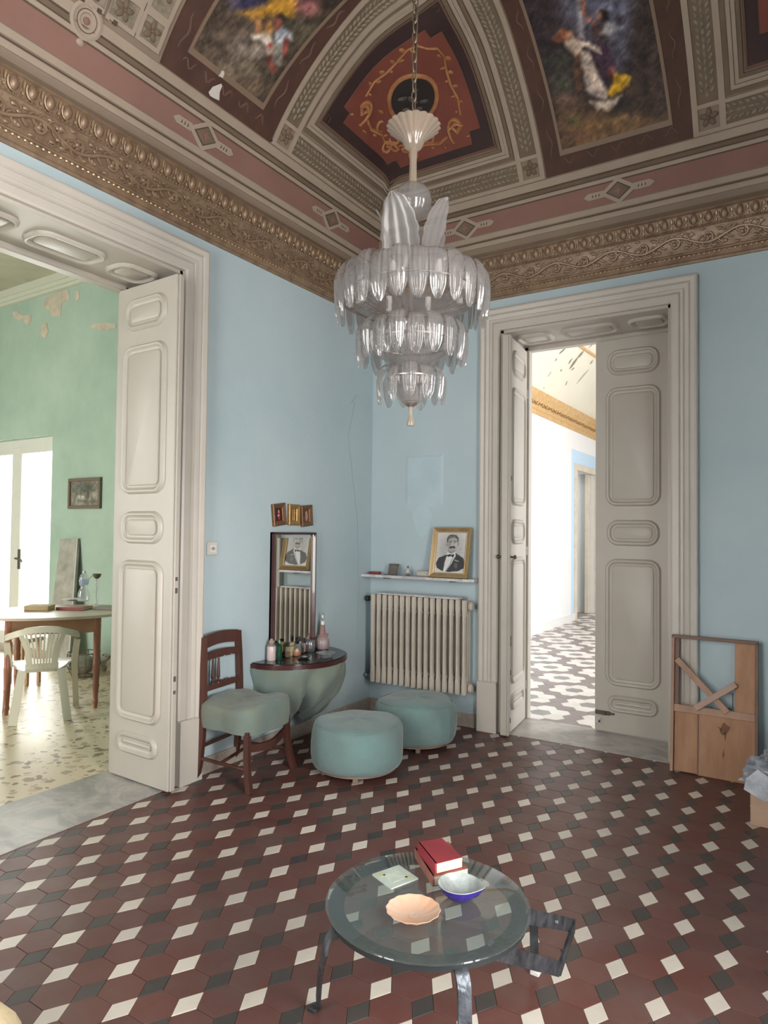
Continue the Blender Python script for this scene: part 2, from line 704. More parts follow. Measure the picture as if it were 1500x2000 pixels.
wf.box(FW[0], FW[1], -LN - 0.45, -LN, FW[3], 3.75).box(FW[0], FW[1], -LN - 0.45, -LN, -0.1, FW[2])
struct(wf.build('wall_front', M_BLUE, smooth=0))


def window_frame(name, a0, a1, z0, z1, place):
    """white wooden casement: place(a, t, z) -> point, t through the wall"""
    o = bpy.data.objects.new(name, None)
    COL.objects.link(o)
    struct(o)

    def bx(nm, aa0, aa1, t0, t1, zz0, zz1, m):
        P = [place(a, t, z) for a in (aa0, aa1) for t in (t0, t1) for z in (zz0, zz1)]
        xs, ys, zs = zip(*P)
        return MB().box(min(xs), max(xs), min(ys), max(ys), min(zs), max(zs)).build(nm, m, o, smooth=0)
    for nm, b in (('window_frame', (a0, a0 + .07, .2, .26, z0, z1)), ('window_frame', (a1 - .07, a1, .2, .26, z0, z1)),
                  ('window_frame', (a0, a1, .2, .26, z1 - .07, z1)), ('window_frame', (a0, a1, .2, .26, z0, z0 + .1)),
                  ('mullion', ((a0 + a1) / 2 - .05, (a0 + a1) / 2 + .05, .19, .27, z0, z1)),
                  ('transom', (a0, a1, .2, .26, z0 + (z1 - z0) * .72, z0 + (z1 - z0) * .72 + .06))):
        bx(nm, *b, M_CREAM2)
    return o


window_frame('window_1', RW[0], RW[1], RW[2], RW[3], lambda a, t, z: (W + t, a, z))
window_frame('window_2', FW[0], FW[1], FW[2], FW[3], lambda a, t, z: (a, -LN - t, z))

# marks on the plaster
M_PATCH = mat('blue_plaster_patch', (0.46, 0.575, 0.62), 0.75, var=0.1, vscale=4, bump=0.15, bscale=30)
M_CRACK = mat('plaster_crack', (0.24, 0.32, 0.36), 0.9)
M_PENCIL = mat('pencil_line', (0.12, 0.15, 0.17), 0.9)


def crack(parent, pix, plane, r=0.0025):
    pts = []
    for (x, y) in pix:
        p = onx(x, y, 0.0005) if plane == 'x' else ony(x, y, -0.0005)
        pts.append(p)
    fine = []
    for a, b in zip(pts[:-1], pts[1:]):
        for t in np.linspace(0, 1, 6)[:-1]:
            q = a * (1 - t) + b * t
            j = RNG.normal(0, 0.004, 3)
            j[0 if plane == 'x' else 1] = 0
            fine.append(q + j)
    fine.append(pts[-1])
    MB().tube(fine, r, 4).build('crack', M_CRACK, parent)


crack(wall_left, [(692, 785), (681, 850), (688, 930), (697, 1010), (699, 1100), (700, 1180)], 'x')
crack(wall_left, [(697, 770), (686, 788)], 'x')
crack(wall_left, [(690, 1140), (700, 1165), (697, 1250)], 'x', 0.001)
# blocked-up niche on the back wall
p0, p1_ = ony(797, 985), ony(862, 892)
n0 = MB()
n0.add([(p0[0] - .03, -.0, p0[2] - .03), (p1_[0] + .02, 0, p0[2] - .03), (p1_[0] + .02, 0, p1_[2] + .02), (p0[0] - .03, 0, p1_[2] + .02),
        (p0[0], -.007, p0[2]), (p1_[0], -.007, p0[2]), (p1_[0], -.007, p1_[2]), (p0[0], -.007, p1_[2])],
       [(0, 1, 5, 4), (1, 2, 6, 5), (2, 3, 7, 6), (3, 0, 4, 7), (4, 5, 6, 7)])
n0.build('niche_patch', M_PATCH, wall_back, smooth=0)
c_ = ony(825, 1012)
pat = [(c_[0] + .085 * math.cos(a) * (1 + .15 * math.sin(3 * a)), c_[2] + .10 * math.sin(a) - (0.05 if math.sin(a) < 0 else 0) * abs(math.sin(a))) for a in np.linspace(0, 2 * PI, 25)[:-1]]
MB().add([(x, -.003, z) for x, z in pat], [tuple(range(24))]).build('plaster_patch', M_PATCH, wall_back, smooth=0)
q = [ony(x, y) for x, y in ((995, 599), (1017, 596), (1017, 610), (995, 617))]
for a, b in ((0, 1), (1, 2), (3, 0)):
    MB().tube([q[a] + [0, -.001, 0], q[b] + [0, -.001, 0]], 0.0016, 4).build('pencil_mark', M_PENCIL, wall_back)

# ---- skirting
bl = MB()
for a, b in ((D1[1] + 0.17, 0.0), (-LN, D1[0] - 0.17)):
    bl.bevbox(-0.01, 0.018, a, b, -0.02, 0.097, 0.005)
struct(bl.build('baseboard_left', M_STONE))
bb = MB()
for a, b in ((0.018, D2[0] - 0.155), (D2[1] + 0.17, W)):
    bb.bevbox(a, b, -0.018, 0.01, -0.02, 0.097, 0.005)
struct(bb.build('baseboard_back', M_STONE))

# ---- moulded door casings, panelled reveals, marble thresholds
CPROF = [(0, 0), (0, .028), (.012, .036), (.05, .038), (.056, .030), (.062, .042), (.078, .044), (.084, .034), (.09, .040), (.112, .046),
         (.118, .040), (.124, .052), (.148, .060), (.160, .056), (.166, .048), (.166, 0)]


def casing(name, s0, s1, place, left_w=1.0):
    root = bpy.data.objects.new(name, None)
    COL.objects.link(root)
    struct(root)
    b = MB()
    ST = []
    for w, p in CPROF:
        ST.append([place(s0 - w * left_w, p, 0.375), place(s0 - w * left_w, p, DH + w), place(s1 + w, p, DH + w), place(s1 + w, p, 0.375)])
    n = len(CPROF)
    vs = [ST[i][k] for i in range(n) for k in range(4)]
    fs = [(i * 4 + k, i * 4 + k + 1, (i + 1) * 4 + k + 1, (i + 1) * 4 + k) for i in range(n - 1) for k in range(3)]
    fs += [tuple(i * 4 for i in range(n)), tuple(i * 4 + 3 for i in range(n - 1, -1, -1))]
    b.add(vs, fs)
    b.build('architrave', M_CREAM2, root, smooth=30)
    for (a0, a1) in ((s0 - .172 * left_w, s0), (s1, s1 + .172)):
        P0, P1 = place(a0, -0.005, -0.01), place(a1, 0.064, 0.375)
        m = MB()
        m.bevbox(min(P0[0], P1[0]), max(P0[0], P1[0]), min(P0[1], P1[1]), max(P0[1], P1[1]), -0.01, 0.375, 0.008)
        m.build('plinth_block', M_CREAM2, root)
    # reveal boards
    for (a0, a1) in ((s0, s0 + .02), (s1 - .02, s1)):
        P0, P1 = place(a0, 0.0, 0), place(a1, -WT, DH)
        MB().box(min(P0[0], P1[0]), max(P0[0], P1[0]), min(P0[1], P1[1]), max(P0[1], P1[1]), 0, DH).build('reveal_board', M_CREAM, root, smooth=0)
    P0, P1 = place(s0, 0.0, 0), place(s1, -WT, 0)
    MB().box(min(P0[0], P1[0]), max(P0[0], P1[0]), min(P0[1], P1[1]), max(P0[1], P1[1]), DH - .02, DH).build('soffit_board', M_CREAM, root, smooth=0)
    # door frame at the far side of the wall
    for (a0, a1) in ((s0 + .0, s0 + .055), (s1 - .055, s1)):
        P0, P1 = place(a0, -.455, 0), place(a1, -.53, DH)
        MB().bevbox(min(P0[0], P1[0]), max(P0[0], P1[0]), min(P0[1], P1[1]), max(P0[1], P1[1]), 0, DH - .02, 0.006).build('frame_post', M_CREAM, root)
    P0, P1 = place(s0 + .0, -.455, 0), place(s1 - .0, -.53, 0)
    MB().bevbox(min(P0[0], P1[0]), max(P0[0], P1[0]), min(P0[1], P1[1]), max(P0[1], P1[1]), DH - .055, DH - .0, 0.006).build('frame_head', M_CREAM, root)
    return root


PANEL_PROF = [(0, -.002), (.006, .012), (.014, .019), (.024, .018), (.034, .006), (.040, .003), (.050, .003), (.054, .010), (.062, .0125)]


def panel_rings(b, x0, x1, z0, z1, r, place, prof=PANEL_PROF):
    loops = []
    for ins, h in prof:
        pts = rrect(x0 + ins, x1 - ins, z0 + ins, z1 - ins, max(r - ins, 0.004), 6)
        loops.append([place(px, h, pz) for px, pz in pts])
    n = len(loops[0])
    vs = [p for lp in loops for p in lp]
    fs = [(k * n + i, k * n + (i + 1) % n, (k + 1) * n + (i + 1) % n, (k + 1) * n + i) for k in range(len(loops) - 1) for i in range(n)]
    fs.append(tuple(range((len(loops) - 1) * n, len(loops) * n)))
    b.add(vs, fs)


place_l = lambda s, p, z: (p, s, z)
place_b = lambda s, p, z: (s, -p, z)
trim1 = casing('trim_1', D1[0], D1[1], place_l)
trim2 = casing('trim_2', D2[0], D2[1], place_b, left_w=0.93)
SOFF = [(-.30, .14)]
for root, s0, s1, pl in ((trim1, D1[0], D1[1], place_l), (trim2, D2[0], D2[1], place_b)):
    mid = (s0 + s1) / 2
    for (c, hw) in ((mid - .42, .14), (mid, .21), (mid + .42, .14)):
        b = MB()
        panel_rings(b, c - hw, c + hw, -.355, -.115, .085, lambda a, h, t: pl(a, t, DH - .02 - h))
        b.build('soffit_panel', M_CREAM, root)

th1 = MB().bevbox(-0.52, 0.025, D1[0] + 0.0, D1[1] - 0.0, -0.03, 0.004, 0.002).build('trim_3', M_MARBLE)
struct(th1)
th2 = MB().bevbox(D2[0], D2[1], -0.02, 0.49, -0.03, 0.004, 0.002).build('trim_4', M_MARBLE)
struct(th2)

# ---- double doors
PANELS = [(2.685, 2.885, .085, .085, .085), (1.70, 2.60, .075, .075, .085), (1.405, 1.60, .085, .085, .085), (.36, 1.31, .075, .075, .085), (.165, .295, .095, .095, .06)]
M_BRASS = mat('dull_dark_brass', (0.16, 0.13, 0.09), 0.45, metal=0.7)
M_IRONB = mat('rusty_bolt_iron', (0.10, 0.085, 0.07), 0.6, metal=0.3)
M_CHIP = mat('chipped_paint_dark', (0.10, 0.085, 0.07), 0.8)


def leaf(root, hinge, free, th=0.045, flip=1, h=2.965):
    hx, hy = hinge
    fx, fy = free
    w = math.hypot(fx - hx, fy - hy)
    e = bpy.data.objects.new('leaf', MB().bevbox(0, w, -th / 2, th / 2, 0.012, h, 0.004).mesh('leaf', M_CREAM))
    COL.objects.link(e)
    e.parent = root
    e.location = (hx, hy, 0.0)
    e.rotation_euler = (0, 0, math.atan2(fy - hy, fx - hx))
    for z0, z1, ml, mr, r in PANELS:
        for s in (1, -1):
            b = MB()
            panel_rings(b, ml, w - mr, z0, z1, r, lambda a, hh, t: (a, s * (th / 2 + hh), t))
            b.build('panel', M_CREAM, e)
    # hinges
    for z in (0.28, 1.35, 2.62):
        MB().tube([(-.006, flip * th / 2, z - .035), (-.006, flip * th / 2, z + .035)], 0.007, 8).build('hinge', M_CREAM, e)
    return e, w


def emptystruct(name):
    o = bpy.data.objects.new(name, None)
    COL.objects.link(o)
    return struct(o)


door1 = emptystruct('door_1')
lf1, w1 = leaf(door1, (-0.463, -2.150), (0.088, -2.168))
# closing bead and lock plates on the edge of the leaf

MB().bevbox(w1, w1 + .014, -.012, .020, 0.012, 2.96, .004).build('closing_bead', M_CREAM, lf1)
for z, hh in ((1.20, .022), (1.13, .03), (0.63, .03), (0.56, .02)):
    MB().box(w1 + .0135, w1 + .0155, -.006, .010, z, z + hh).build('lock_plate', M_CHIP, lf1, smooth=0)

door2 = emptystruct('door_2')
lfL, wL = leaf(door2, (1.186, 0.430), (1.247, -0.112), th=0.05)
lfR, wR = leaf(door2, (2.312, 0.452), (1.763, 0.452), th=0.045)
# closing bead on the open leaf
MB().bevbox(wL - .035, wL + .006, .025, .040, 0.012, 2.96, .004).build('closing_bead', M_CREAM, lfL)
for s in (1, -1):
    k = MB()
    k.tube([(wL - .055, s * .025, 1.315), (wL - .055, s * .060, 1.315)], .007, 8)
    k.lathe([(.0, 0), (.013, .003), (.017, .010), (.013, .018), (.008, .022)], 12, T(wL - .055, s * .055, 1.315) @ RX(-s * PI / 2))
    k.tube([(wL - .055, s * .028, 1.315), (wL - .055, s * .034, 1.315)], .014, 10)
    k.build('knob', M_BRASS, lfL)
    MB().bevbox(wL - .066, wL - .046, min(s * .024, s * .029), max(s * .024, s * .029), 1.19, 1.42, .002).build('lock_plate', M_IRONB, lfL)
for z in (1.88, .70, .66, .45, .10):
    MB().box(wL - .05, wL - .038, .038, .0415, z, z + .035).build('paint_chip', M_CHIP, lfL, smooth=0)
# bolt at the foot of the closed leaf (leaf axis runs from hinge towards the gap)
bt = MB()
bt.bevbox(wR - .115, wR - .004, .0225, .034, .135, .165, .003).box(wR - .145, wR - .115, .024, .032, .142, .158).ball((wR - .075, .038, .147), .013)
bt.build('bolt', M_IRONB, lfR)
MB().bevbox(wR - .050, wR - .001, .0225, .028, .062, .112, .002).build('strike_plate', mat('white_worn_plate', (.6, .58, .55), .5, var=.5, vscale=60), lfR)
MB().ball((wR - .035, .029, .082), .010, 8, 4).build('strike_hole', M_CHIP, lfR)

# ================================================================== VAULTED CEILING
VA, VB, VZ0 = 2.06, 1.65, 3.3


def vdist(x, y):
    dx = np.minimum(x, W - x)
    dy = np.minimum(-y, LN + y)
    m = np.minimum(dx, dy)
    k = np.clip((m - .3) * 1.2, 1e-6, 1.0)
    h = np.maximum(k - np.abs(dx - dy), 0) / k
    return m - h * h * k / 4


def cove(d):
    d = np.clip(d, 0, VA)
    return VZ0 + VB * np.sqrt(np.maximum(1 - (1 - d / VA) ** 2, 0))


def vz(x, y):
    return cove(vdist(x, y))


def vpt(x, y, off=0.0):
    """point on the vault, moved off the surface into the room"""
    x, y = np.asarray(x, float), np.asarray(y, float)
    e = 1e-3
    z = vz(x, y)
    gx = (vz(x + e, y) - vz(x - e, y)) / (2 * e)
    gy = (vz(x, y + e) - vz(x, y - e)) / (2 * e)
    n = np.stack([gx, gy, -np.ones_like(gx)], -1)
    n /= np.linalg.norm(n, axis=-1, keepdims=True)
    return np.stack([x, y, z], -1) + n * off


def quadgrid(c, nu, nv):
    c = [np.array(p, float) for p in c]
    u = np.linspace(0, 1, nu + 1)
    v = np.linspace(0, 1, nv + 1)
    U, V = np.meshgrid(u, v)
    U, V = U[..., None], V[..., None]
    return ((1 - U) * (1 - V) * c[0] + U * (1 - V) * c[1] + U * V * c[2] + (1 - U) * V * c[3]).reshape(-1, 2)


def vpatch(name, c, off, m, parent, nu=14, nv=14):
    """slab following the vault, plan corners c (x, y)"""
    P = quadgrid(c, nu, nv)
    front = vpt(P[:, 0], P[:, 1], off)
    b = MB()
    k = nu + 1
    fs = [(j * k + i, (j + 1) * k + i, (j + 1) * k + i + 1, j * k + i + 1) for j in range(nv) for i in range(nu)]
    border = [i for i in range(k)] + [j * k + nu for j in range(1, nv + 1)] + [nv * k + i for i in range(nu - 1, -1, -1)] + [j * k for j in range(nv - 1, 0, -1)]
    bk = vpt(P[border, 0], P[border, 1], -0.004)
    n0 = len(front)
    nb = len(border)
    fs += [(border[i], n0 + i, n0 + (i + 1) % nb, border[(i + 1) % nb]) for i in range(nb)]
    b.add(list(front) + list(bk), fs)
    return b.build(name, m, parent, smooth=35)


M_CEIL = mat('cream_ceiling_paint', (0.245, 0.180, 0.132), 0.8, var=0.12, vscale=2.5, bump=0.08, bscale=25)
M_CEIL_L = mat('pale_moulding_paint', (0.345, 0.272, 0.208), 0.75, var=0.1, vscale=6)
M_CEIL_D = mat('umber_line_paint', (0.075, 0.048, 0.032), 0.8)
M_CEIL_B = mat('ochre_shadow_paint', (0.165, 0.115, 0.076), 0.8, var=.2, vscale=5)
M_PINK = mat('dusty_rose_paint', (0.235, 0.122, 0.096), 0.8, var=0.12, vscale=3)
M_BROWN = mat('russet_border_paint', (0.078, 0.033, 0.021), 0.75, var=0.45, vscale=9, col2=(0.055, 0.023, 0.015), stretch=(1, 1, .5))
M_BROWN_L = mat('russet_light_paint', (0.13, 0.07, 0.046), 0.8)
M_DARK = mat('dark_maroon_paint', (0.040, 0.018, 0.017), 0.7, var=.3, vscale=4)
M_RUST = mat('rust_red_paint', (0.185, 0.048, 0.030), 0.7, var=.2, vscale=5)
M_ORNG = mat('ochre_scroll_paint', (0.42, 0.19, 0.075), 0.6, var=.5, vscale=12, col2=(0.26, .095, .040))
M_GREYG = mat('grey_grisaille_paint', (0.27, 0.225, 0.165), 0.8, var=.4, vscale=30, col2=(.16, .13, .09))
M_GILT = mat('worn_gilding', (0.29, 0.195, 0.125), 0.40, metal=0.25, var=0.5, vscale=14, col2=(0.18, 0.118, 0.075), bump=.2, bscale=60)
M_GILT_B = mat('bright_gilding', (0.42, 0.28, 0.16), 0.38, metal=0.4)

g = quadgrid([(-.0, .0), (W, 0), (W, -LN), (0, -LN)], 90, 120)
gz = vz(g[:, 0], g[:, 1])
b = MB()
b.add(np.column_stack([g, gz]), [(j * 91 + i, (j + 1) * 91 + i, (j + 1) * 91 + i + 1, j * 91 + i + 1) for j in range(120) for i in range(90)])
ceiling = struct(b.build('ceiling', M_CEIL))
# back of the vault, keeps daylight out
MB().box(-WT, W + .45, -LN - .45, WT, 5.05, 5.15).build('vault_back', M_CEIL, ceiling, smooth=0)


def ring(name, prof, m, parent, smooth=35):
    """moulding with section (d, z) running round the four walls"""
    b = MB()
    vs = []
    for d, z in prof:
        vs += [(d, -d, z), (W - d, -d, z), (W - d, -LN + d, z), (d, -LN + d, z)]
    fs = [(i * 4 + k, i * 4 + (k + 1) % 4, (i + 1) * 4 + (k + 1) % 4, (i + 1) * 4 + k) for i in range(len(prof) - 1) for k in range(4)]
    b.add(vs, fs)
    return b.build(name, m, parent, smooth)


def cz(d, off=0.0):
    """section point on the cove, off the surface"""
    e = 1e-4
    z = float(cove(d))
    s = (float(cove(d + e)) - float(cove(d - e))) / (2 * e)
    n = math.hypot(1, s)
    return (d + off * s / n, z - off / n)


# painted and moulded bands between the gilt cornice and the panels
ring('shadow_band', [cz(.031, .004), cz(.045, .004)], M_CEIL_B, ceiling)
ring('fillet', [cz(.056, .0), cz(.0565, .010), cz(.062, .013), cz(.066, .010), cz(.067, .0)], M_CEIL_L, ceiling)
ring('painted_line', [cz(.0675, .004), cz(.070, .004)], M_CEIL_D, ceiling)
ring('fillet', [cz(.071, .0), cz(.072, .008), cz(.084, .008), cz(.085, .0)], M_CEIL_L, ceiling)
pink = ring('pink_band', [cz(.0865, .003), cz(.11, .003), cz(.139, .003)], M_PINK, ceiling)
ring('painted_line', [cz(.138, .005), cz(.1405, .005)], M_CEIL_D, ceiling)
ring('fillet', [cz(.141, .0), cz(.142, .010), cz(.152, .010), cz(.153, .0)], M_CEIL_L, ceiling)
ring('painted_line', [cz(.1535, .004), cz(.156, .004)], M_CEIL_D, ceiling)
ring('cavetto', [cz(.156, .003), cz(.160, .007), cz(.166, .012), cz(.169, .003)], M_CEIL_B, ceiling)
ring('painted_line', [cz(.1692, .006), cz(.1705, .006)], M_CEIL_D, ceiling)
ring('fillet', [cz(.171, .0), cz(.172, .008), cz(.196, .008), cz(.197, .0)], M_CEIL_L, ceiling)

FLIPS = [(0, 0), (1, 0), (0, 1), (1, 1)]


def fl(p, f):
    return ((W - p[0]) if f[0] else p[0], (-LN + p[1]) if f[1] else -p[1])


def flq(c, f):
    q = [fl(p, f) for p in c]
    return q if (f[0] + f[1]) % 2 == 0 else [q[1], q[0], q[3], q[2]]


def rect(u0, u1, v0, v1):
    return [(u0, v0), (u1, v0), (u1, v1), (u0, v1)]


def garland(name, p0, p1, width, f, parent):
    """band of overlapping bay leaves in relief, plan line p0 -> p1"""
    b = MB()
    p0, p1 = np.array(p0), np.array(p1)
    Ld = np.linalg.norm(vpt(*fl(p1, f)) - vpt(*fl(p0, f)))
    n = max(int(Ld / 0.034), 2)
    for i in range(n):
        for s in (-1, 0, 1):
            t = (i + .5 + (.5 if s else 0)) / n
            if t > 1:
                continue
            q = p0 * (1 - t) + p1 * t
            q2 = p0 * (1 - t - .02) + p1 * (t + .02)
            dirp = (p1 - p0) / np.linalg.norm(p1 - p0)
            per = np.array([-dirp[1], dirp[0]])
            # plan widths are squeezed where the vault is steep
            a = fl(q + per * 1e-3, f)
            c = fl(q - per * 1e-3, f)
            st = np.linalg.norm(vpt(*a) - vpt(*c)) / 2e-3
            cen = vpt(*fl(q + per * s * width * .30 / st, f), .004)
            t1 = vpt(*fl(q + dirp * .01, f)) - vpt(*fl(q - dirp * .01, f))
            t1 = Vector(t1).normalized()
            nn = Vector(vpt(*fl(q, f), .01) - vpt(*fl(q, f))).normalized()
            t2 = nn.cross(t1)
            ax = (t1 + t2 * s * .55 * (1 if (f[0] + f[1]) % 2 == 0 else -1)).normalized()
            bx = nn.cross(ax)
            M = Matrix(((ax.x, bx.x, nn.x, cen[0]), (ax.y, bx.y, nn.y, cen[1]), (ax.z, bx.z, nn.z, cen[2]), (0, 0, 0, 1)))
            b.ball((0, 0, 0), (.021, .011, .007), 6, 4, M)
    o = b.build(name, M_GREYG, parent)
    o['kind'] = 'stuff'
    return o


def rosette(name, u, v, f, parent, r=.05):
    c = np.array(fl((u, v), f))
    cen = vpt(*c, .006)
    nn = Vector(vpt(*c, .02) - vpt(*c)).normalized()
    t1 = Vector((1, 0, 0)) - nn * nn.x
    if abs(nn.x) > .7:
        t1 = Vector((0, 1, 0)) - nn * nn.y
    t1.normalize()
    t2 = nn.cross(t1)
    M = Matrix(((t1.x, t2.x, nn.x, cen[0]), (t1.y, t2.y, nn.y, cen[1]), (t1.z, t2.z, nn.z, cen[2]), (0, 0, 0, 1)))
    b = MB()
    for k in range(5):
        a = 2 * PI * k / 5 + .3
        b.ball((0, 0, 0), (r * .48, r * .3, .010), 8, 4, M @ RZ(a) @ T(r * .5, 0, .002))
    b.ball((0, 0, .01), r * .18, 8, 5, M)
    return b.build(name, M_CEIL_B, parent)


def vpoly(name, pts, off, m, parent, f, n=26):
    """thin painted field with the outline pts (u, v) laid on the vault"""
    P = np.array(pts)
    lo, hi = P.min(0), P.max(0)
    U, V = np.meshgrid(np.linspace(lo[0], hi[0], n), np.linspace(lo[1], hi[1], n))
    q = np.stack([U.ravel(), V.ravel()], -1)
    ins = sd_poly(q, pts) < -1e-4
    # fan of strips: triangulate outline + inner points through bmesh fill
    import bmesh
    from mathutils.geometry import delaunay_2d_cdt
    out = []
    m_ = len(pts)
    edges = []
    for i in range(m_):
        a, b_ = P[i], P[(i + 1) % m_]
        for t in np.linspace(0, 1, 9)[:-1]:
            out.append(a * (1 - t) + b_ * t)
    no = len(out)
    edges = [(i, (i + 1) % no) for i in range(no)]
    allp = [Vector(p) for p in out] + [Vector(p) for p in q[ins]]
    vv, _, ff, *_r2 = delaunay_2d_cdt(allp, edges, [], 1, 1e-6)
    pl = np.array([fl((p.x, p.y), f) for p in vv])
    b = MB()
    b.add(vpt(pl[:, 0], pl[:, 1], off), [tuple(t) if (f[0] + f[1]) % 2 == 0 else tuple(t)[::-1] for t in ff])
    return b.build(name, m, parent, smooth=35)


def vline(b, pts, f, r, off, flat=1.0, n=6, rads=None):
    """relief line through plan points (u, v)"""
    P = [np.array(p, float) for p in pts]
    q = [vpt(*fl(p, f), off) for p in P]
    b.tube(q, rads if rads is not None else r, n)


def spiral(c, r0, r1, a0, a1, n=26):
    return [(c[0] + (r0 + (r1 - r0) * t) * math.cos(a0 + (a1 - a0) * t), c[1] + (r0 + (r1 - r0) * t) * math.sin(a0 + (a1 - a0) * t)) for t in np.linspace(0, 1, n)]


REDP = [(.435, 1.080), (.487, 1.080), (.492, 1.152), (1.118, 1.152), (1.125, 1.085), (1.198, 1.08), (1.196, .475), (1.113, .475), (1.108, .415), (.506, .415), (.500, .490), (.433, .495)]
for f in FLIPS:
    vis = f in ((0, 0), (1, 0))
    root = vpatch('corner_panel', flq(rect(.372, 1.275, .365, 1.262), f), .004, M_DARK, ceiling, 22, 22)
    for c in (rect(.372, .384, .365, 1.262), rect(1.263, 1.275, .365, 1.262), rect(.384, 1.263, .365, .377), rect(.384, 1.263, 1.25, 1.262)):
        vpatch('panel_edge', flq(c, f), .009, M_BROWN_L, root, 10, 10)
    # stepped frame round the dark panel
    for (i, (o, hgt, m)) in enumerate(((.010, .020, M_CEIL_B), (.035, .013, M_CEIL_L), (.060, .018, M_CEIL_L), (.085, .010, M_CEIL_B))):
        a, w = o, .022
        su, sv = .62, .62
        u0, u1, v0, v1 = .372 - a * su, 1.275 + a, .365 - a * sv, 1.262 + a
        for c in (rect(u0 - w * su, u0, v0 - w * sv, v1 + w), rect(u1, u1 + w, v0 - w * sv, v1 + w), rect(u0, u1, v0 - w * sv, v0), rect(u0, u1, v1, v1 + w)):
            vpatch('frame_moulding', flq(c, f), hgt, m, ceiling, 12, 12)
    # cream ribs beside the garlands
    for c in (rect(1.39, 1.425, .205, 1.30), rect(1.545, 1.578, .205, 1.30), rect(.205, 1.30, 1.365, 1.398), rect(.205, 1.30, 1.518, 1.55),
              rect(.285, 1.40, .279, .292), rect(.279, .292, .285, 1.37), rect(1.425, 1.545, .282, .296), rect(.282, .296, 1.398, 1.518),
              rect(.213, 1.578, .200, .212), rect(.200, .212, .213, 1.55)):
        vpatch('cream_rib', flq(c, f), .012, M_CEIL_L, ceiling, 14, 14)
    for c in (rect(1.425, 1.545, .296, 1.28), rect(.296, 1.28, 1.398, 1.518), rect(.28, 1.42, .214, .278), rect(.214, .278, .28, 1.39)):
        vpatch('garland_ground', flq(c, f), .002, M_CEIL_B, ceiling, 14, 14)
    if vis:
        garland('bay_garland', (1.485, .31), (1.470, 1.27), .10, f, ceiling)
        garland('bay_garland', (.30, .247), (1.41, .247), .115, f, ceiling)
        rosette('rosette', 1.485, .248, f, ceiling, .058)
    if f == (0, 0):
        garland('bay_garland', (.31, 1.458), (1.27, 1.440), .10, f, ceiling)
        garland('bay_garland', (.247, .30), (.247, 1.38), .115, f, ceiling)
        rosette('rosette', .25, 1.458, f, ceiling, .058)
    if vis:
        vpoly('red_field', REDP, .007, M_RUST, root, f)
        ln = MB()
        out = []
        for i in range(len(REDP)):
            a, c = np.array(REDP[i]), np.array(REDP[(i + 1) % len(REDP)])
            out += [a * (1 - t) + c * t for t in np.linspace(0, 1, 9)[:-1]]
        ln.tube([vpt(*fl(p, f), .008) for p in out], .0022, 4, closed=True)
        ln.build('red_field_line', M_BROWN_L, root)
        oc = (.825, .79)
        oval = [(oc[0] + .168 * math.cos(a), oc[1] + .168 * math.sin(a)) for a in np.linspace(0, 2 * PI, 41)[:-1]]
        vpoly('medallion', oval, .010, mat('medallion_dark_paint', (.020, .014, .012), .7), root, f, 14)
        MB().tube([vpt(*fl(p, f), .010) for p in oval], .017, 8, closed=True).build('medallion_ring', M_ORNG, root)
        # pale winged figure in the medallion
        fg = MB()
        for (du, dv, ru, rv) in ((-.005, -.005, .030, .055), (.045, .05, .022, .022), (-.06, .045, .045, .022), (.05, -.06, .045, .022), (-.075, -.03, .030, .018), (.0, -.085, .03, .02)):
            c = fl((oc[0] + du, oc[1] + dv), f)
            p = vpt(*c, .010)
            fg.ball(p, (ru, rv, .006), 10, 5)
        fg.build('medallion_figure', mat('grey_figure_paint', (.14, .115, .095), .8, var=.6, vscale=25), root)
        sc = MB()

        def mir(p):      # mirror across the corner diagonal
            return (oc[0] + (p[1] - oc[1]), oc[1] + (p[0] - oc[0]))
        for k in (0, 1):
            tr = (lambda p: p) if k == 0 else mir
            strokes = [(spiral((.54, 1.00), .012, .085, 2.2, 2.2 - 4.6), .008), (spiral((.56, .78), .01, .05, 0, 4.2), .006),
                       ([(.52, .91), (.50, .84), (.52, .72), (.505, .66)], .009), (spiral((.50, .60), .045, .012, 1.6, 6.2, 18), .008),
                       (spiral((.585, .62), .05, .01, 2.5, 6.5, 18), .007), ([(.60, 1.05), (.68, 1.07), (.77, 1.055), (.86, 1.07), (.96, 1.10)], .006),
                       ([(.50, .66), (.55, .60), (.56, .54)], .010), (spiral((.62, .52), .045, .01, 3.3, 7.5, 18), .008), ([(.96, 1.10), (1.03, 1.09), (1.08, 1.03)], .005),
                       ([(.55, .93), (.57, 1.0), (.55, 1.03), (.525, .99), (.55, .965)], .013)]
            for pts, r in strokes:
                q = [tr(p) for p in pts]
                nn = len(q)
                vline(sc, q, f, r, .009, rads=[1.5 * r * (.55 + .6 * math.sin(PI * (i + .5) / nn)) for i in range(nn)])
            for (lu, lv) in ((.66, 1.085), (.70, 1.045), (.75, 1.08), (.80, 1.04), (.84, 1.09), (.89, 1.06), (.93, 1.115), (.98, 1.075), (.46 + .03, 1.06), (.62, 1.03), (.48, .94), (.47, .87), (.60, .86), (.49, .77), (.53, .69), (.59, .55), (.64, .47), (.47, .58)):
                c = fl(tr((lu, lv)), f)
                sc.ball(vpt(*c, .009), (.021 + .008 * math.sin(37 * lu), .021 + .008 * math.cos(51 * lv), .007), 7, 4)
        sc.build('painted_scrollwork', M_ORNG, root)
        for (u, v) in ((.405, 1.215), (1.235, .40), (1.235, 1.22), (.405, .40)):
            k = MB()
            vline(k, [(u - .012, v - .02), (u + .012, v - .02), (u + .012, v + .015), (u - .015, v + .015)], f, .002, .006, n=4)
            k.build('corner_knot', M_BROWN_L, root)

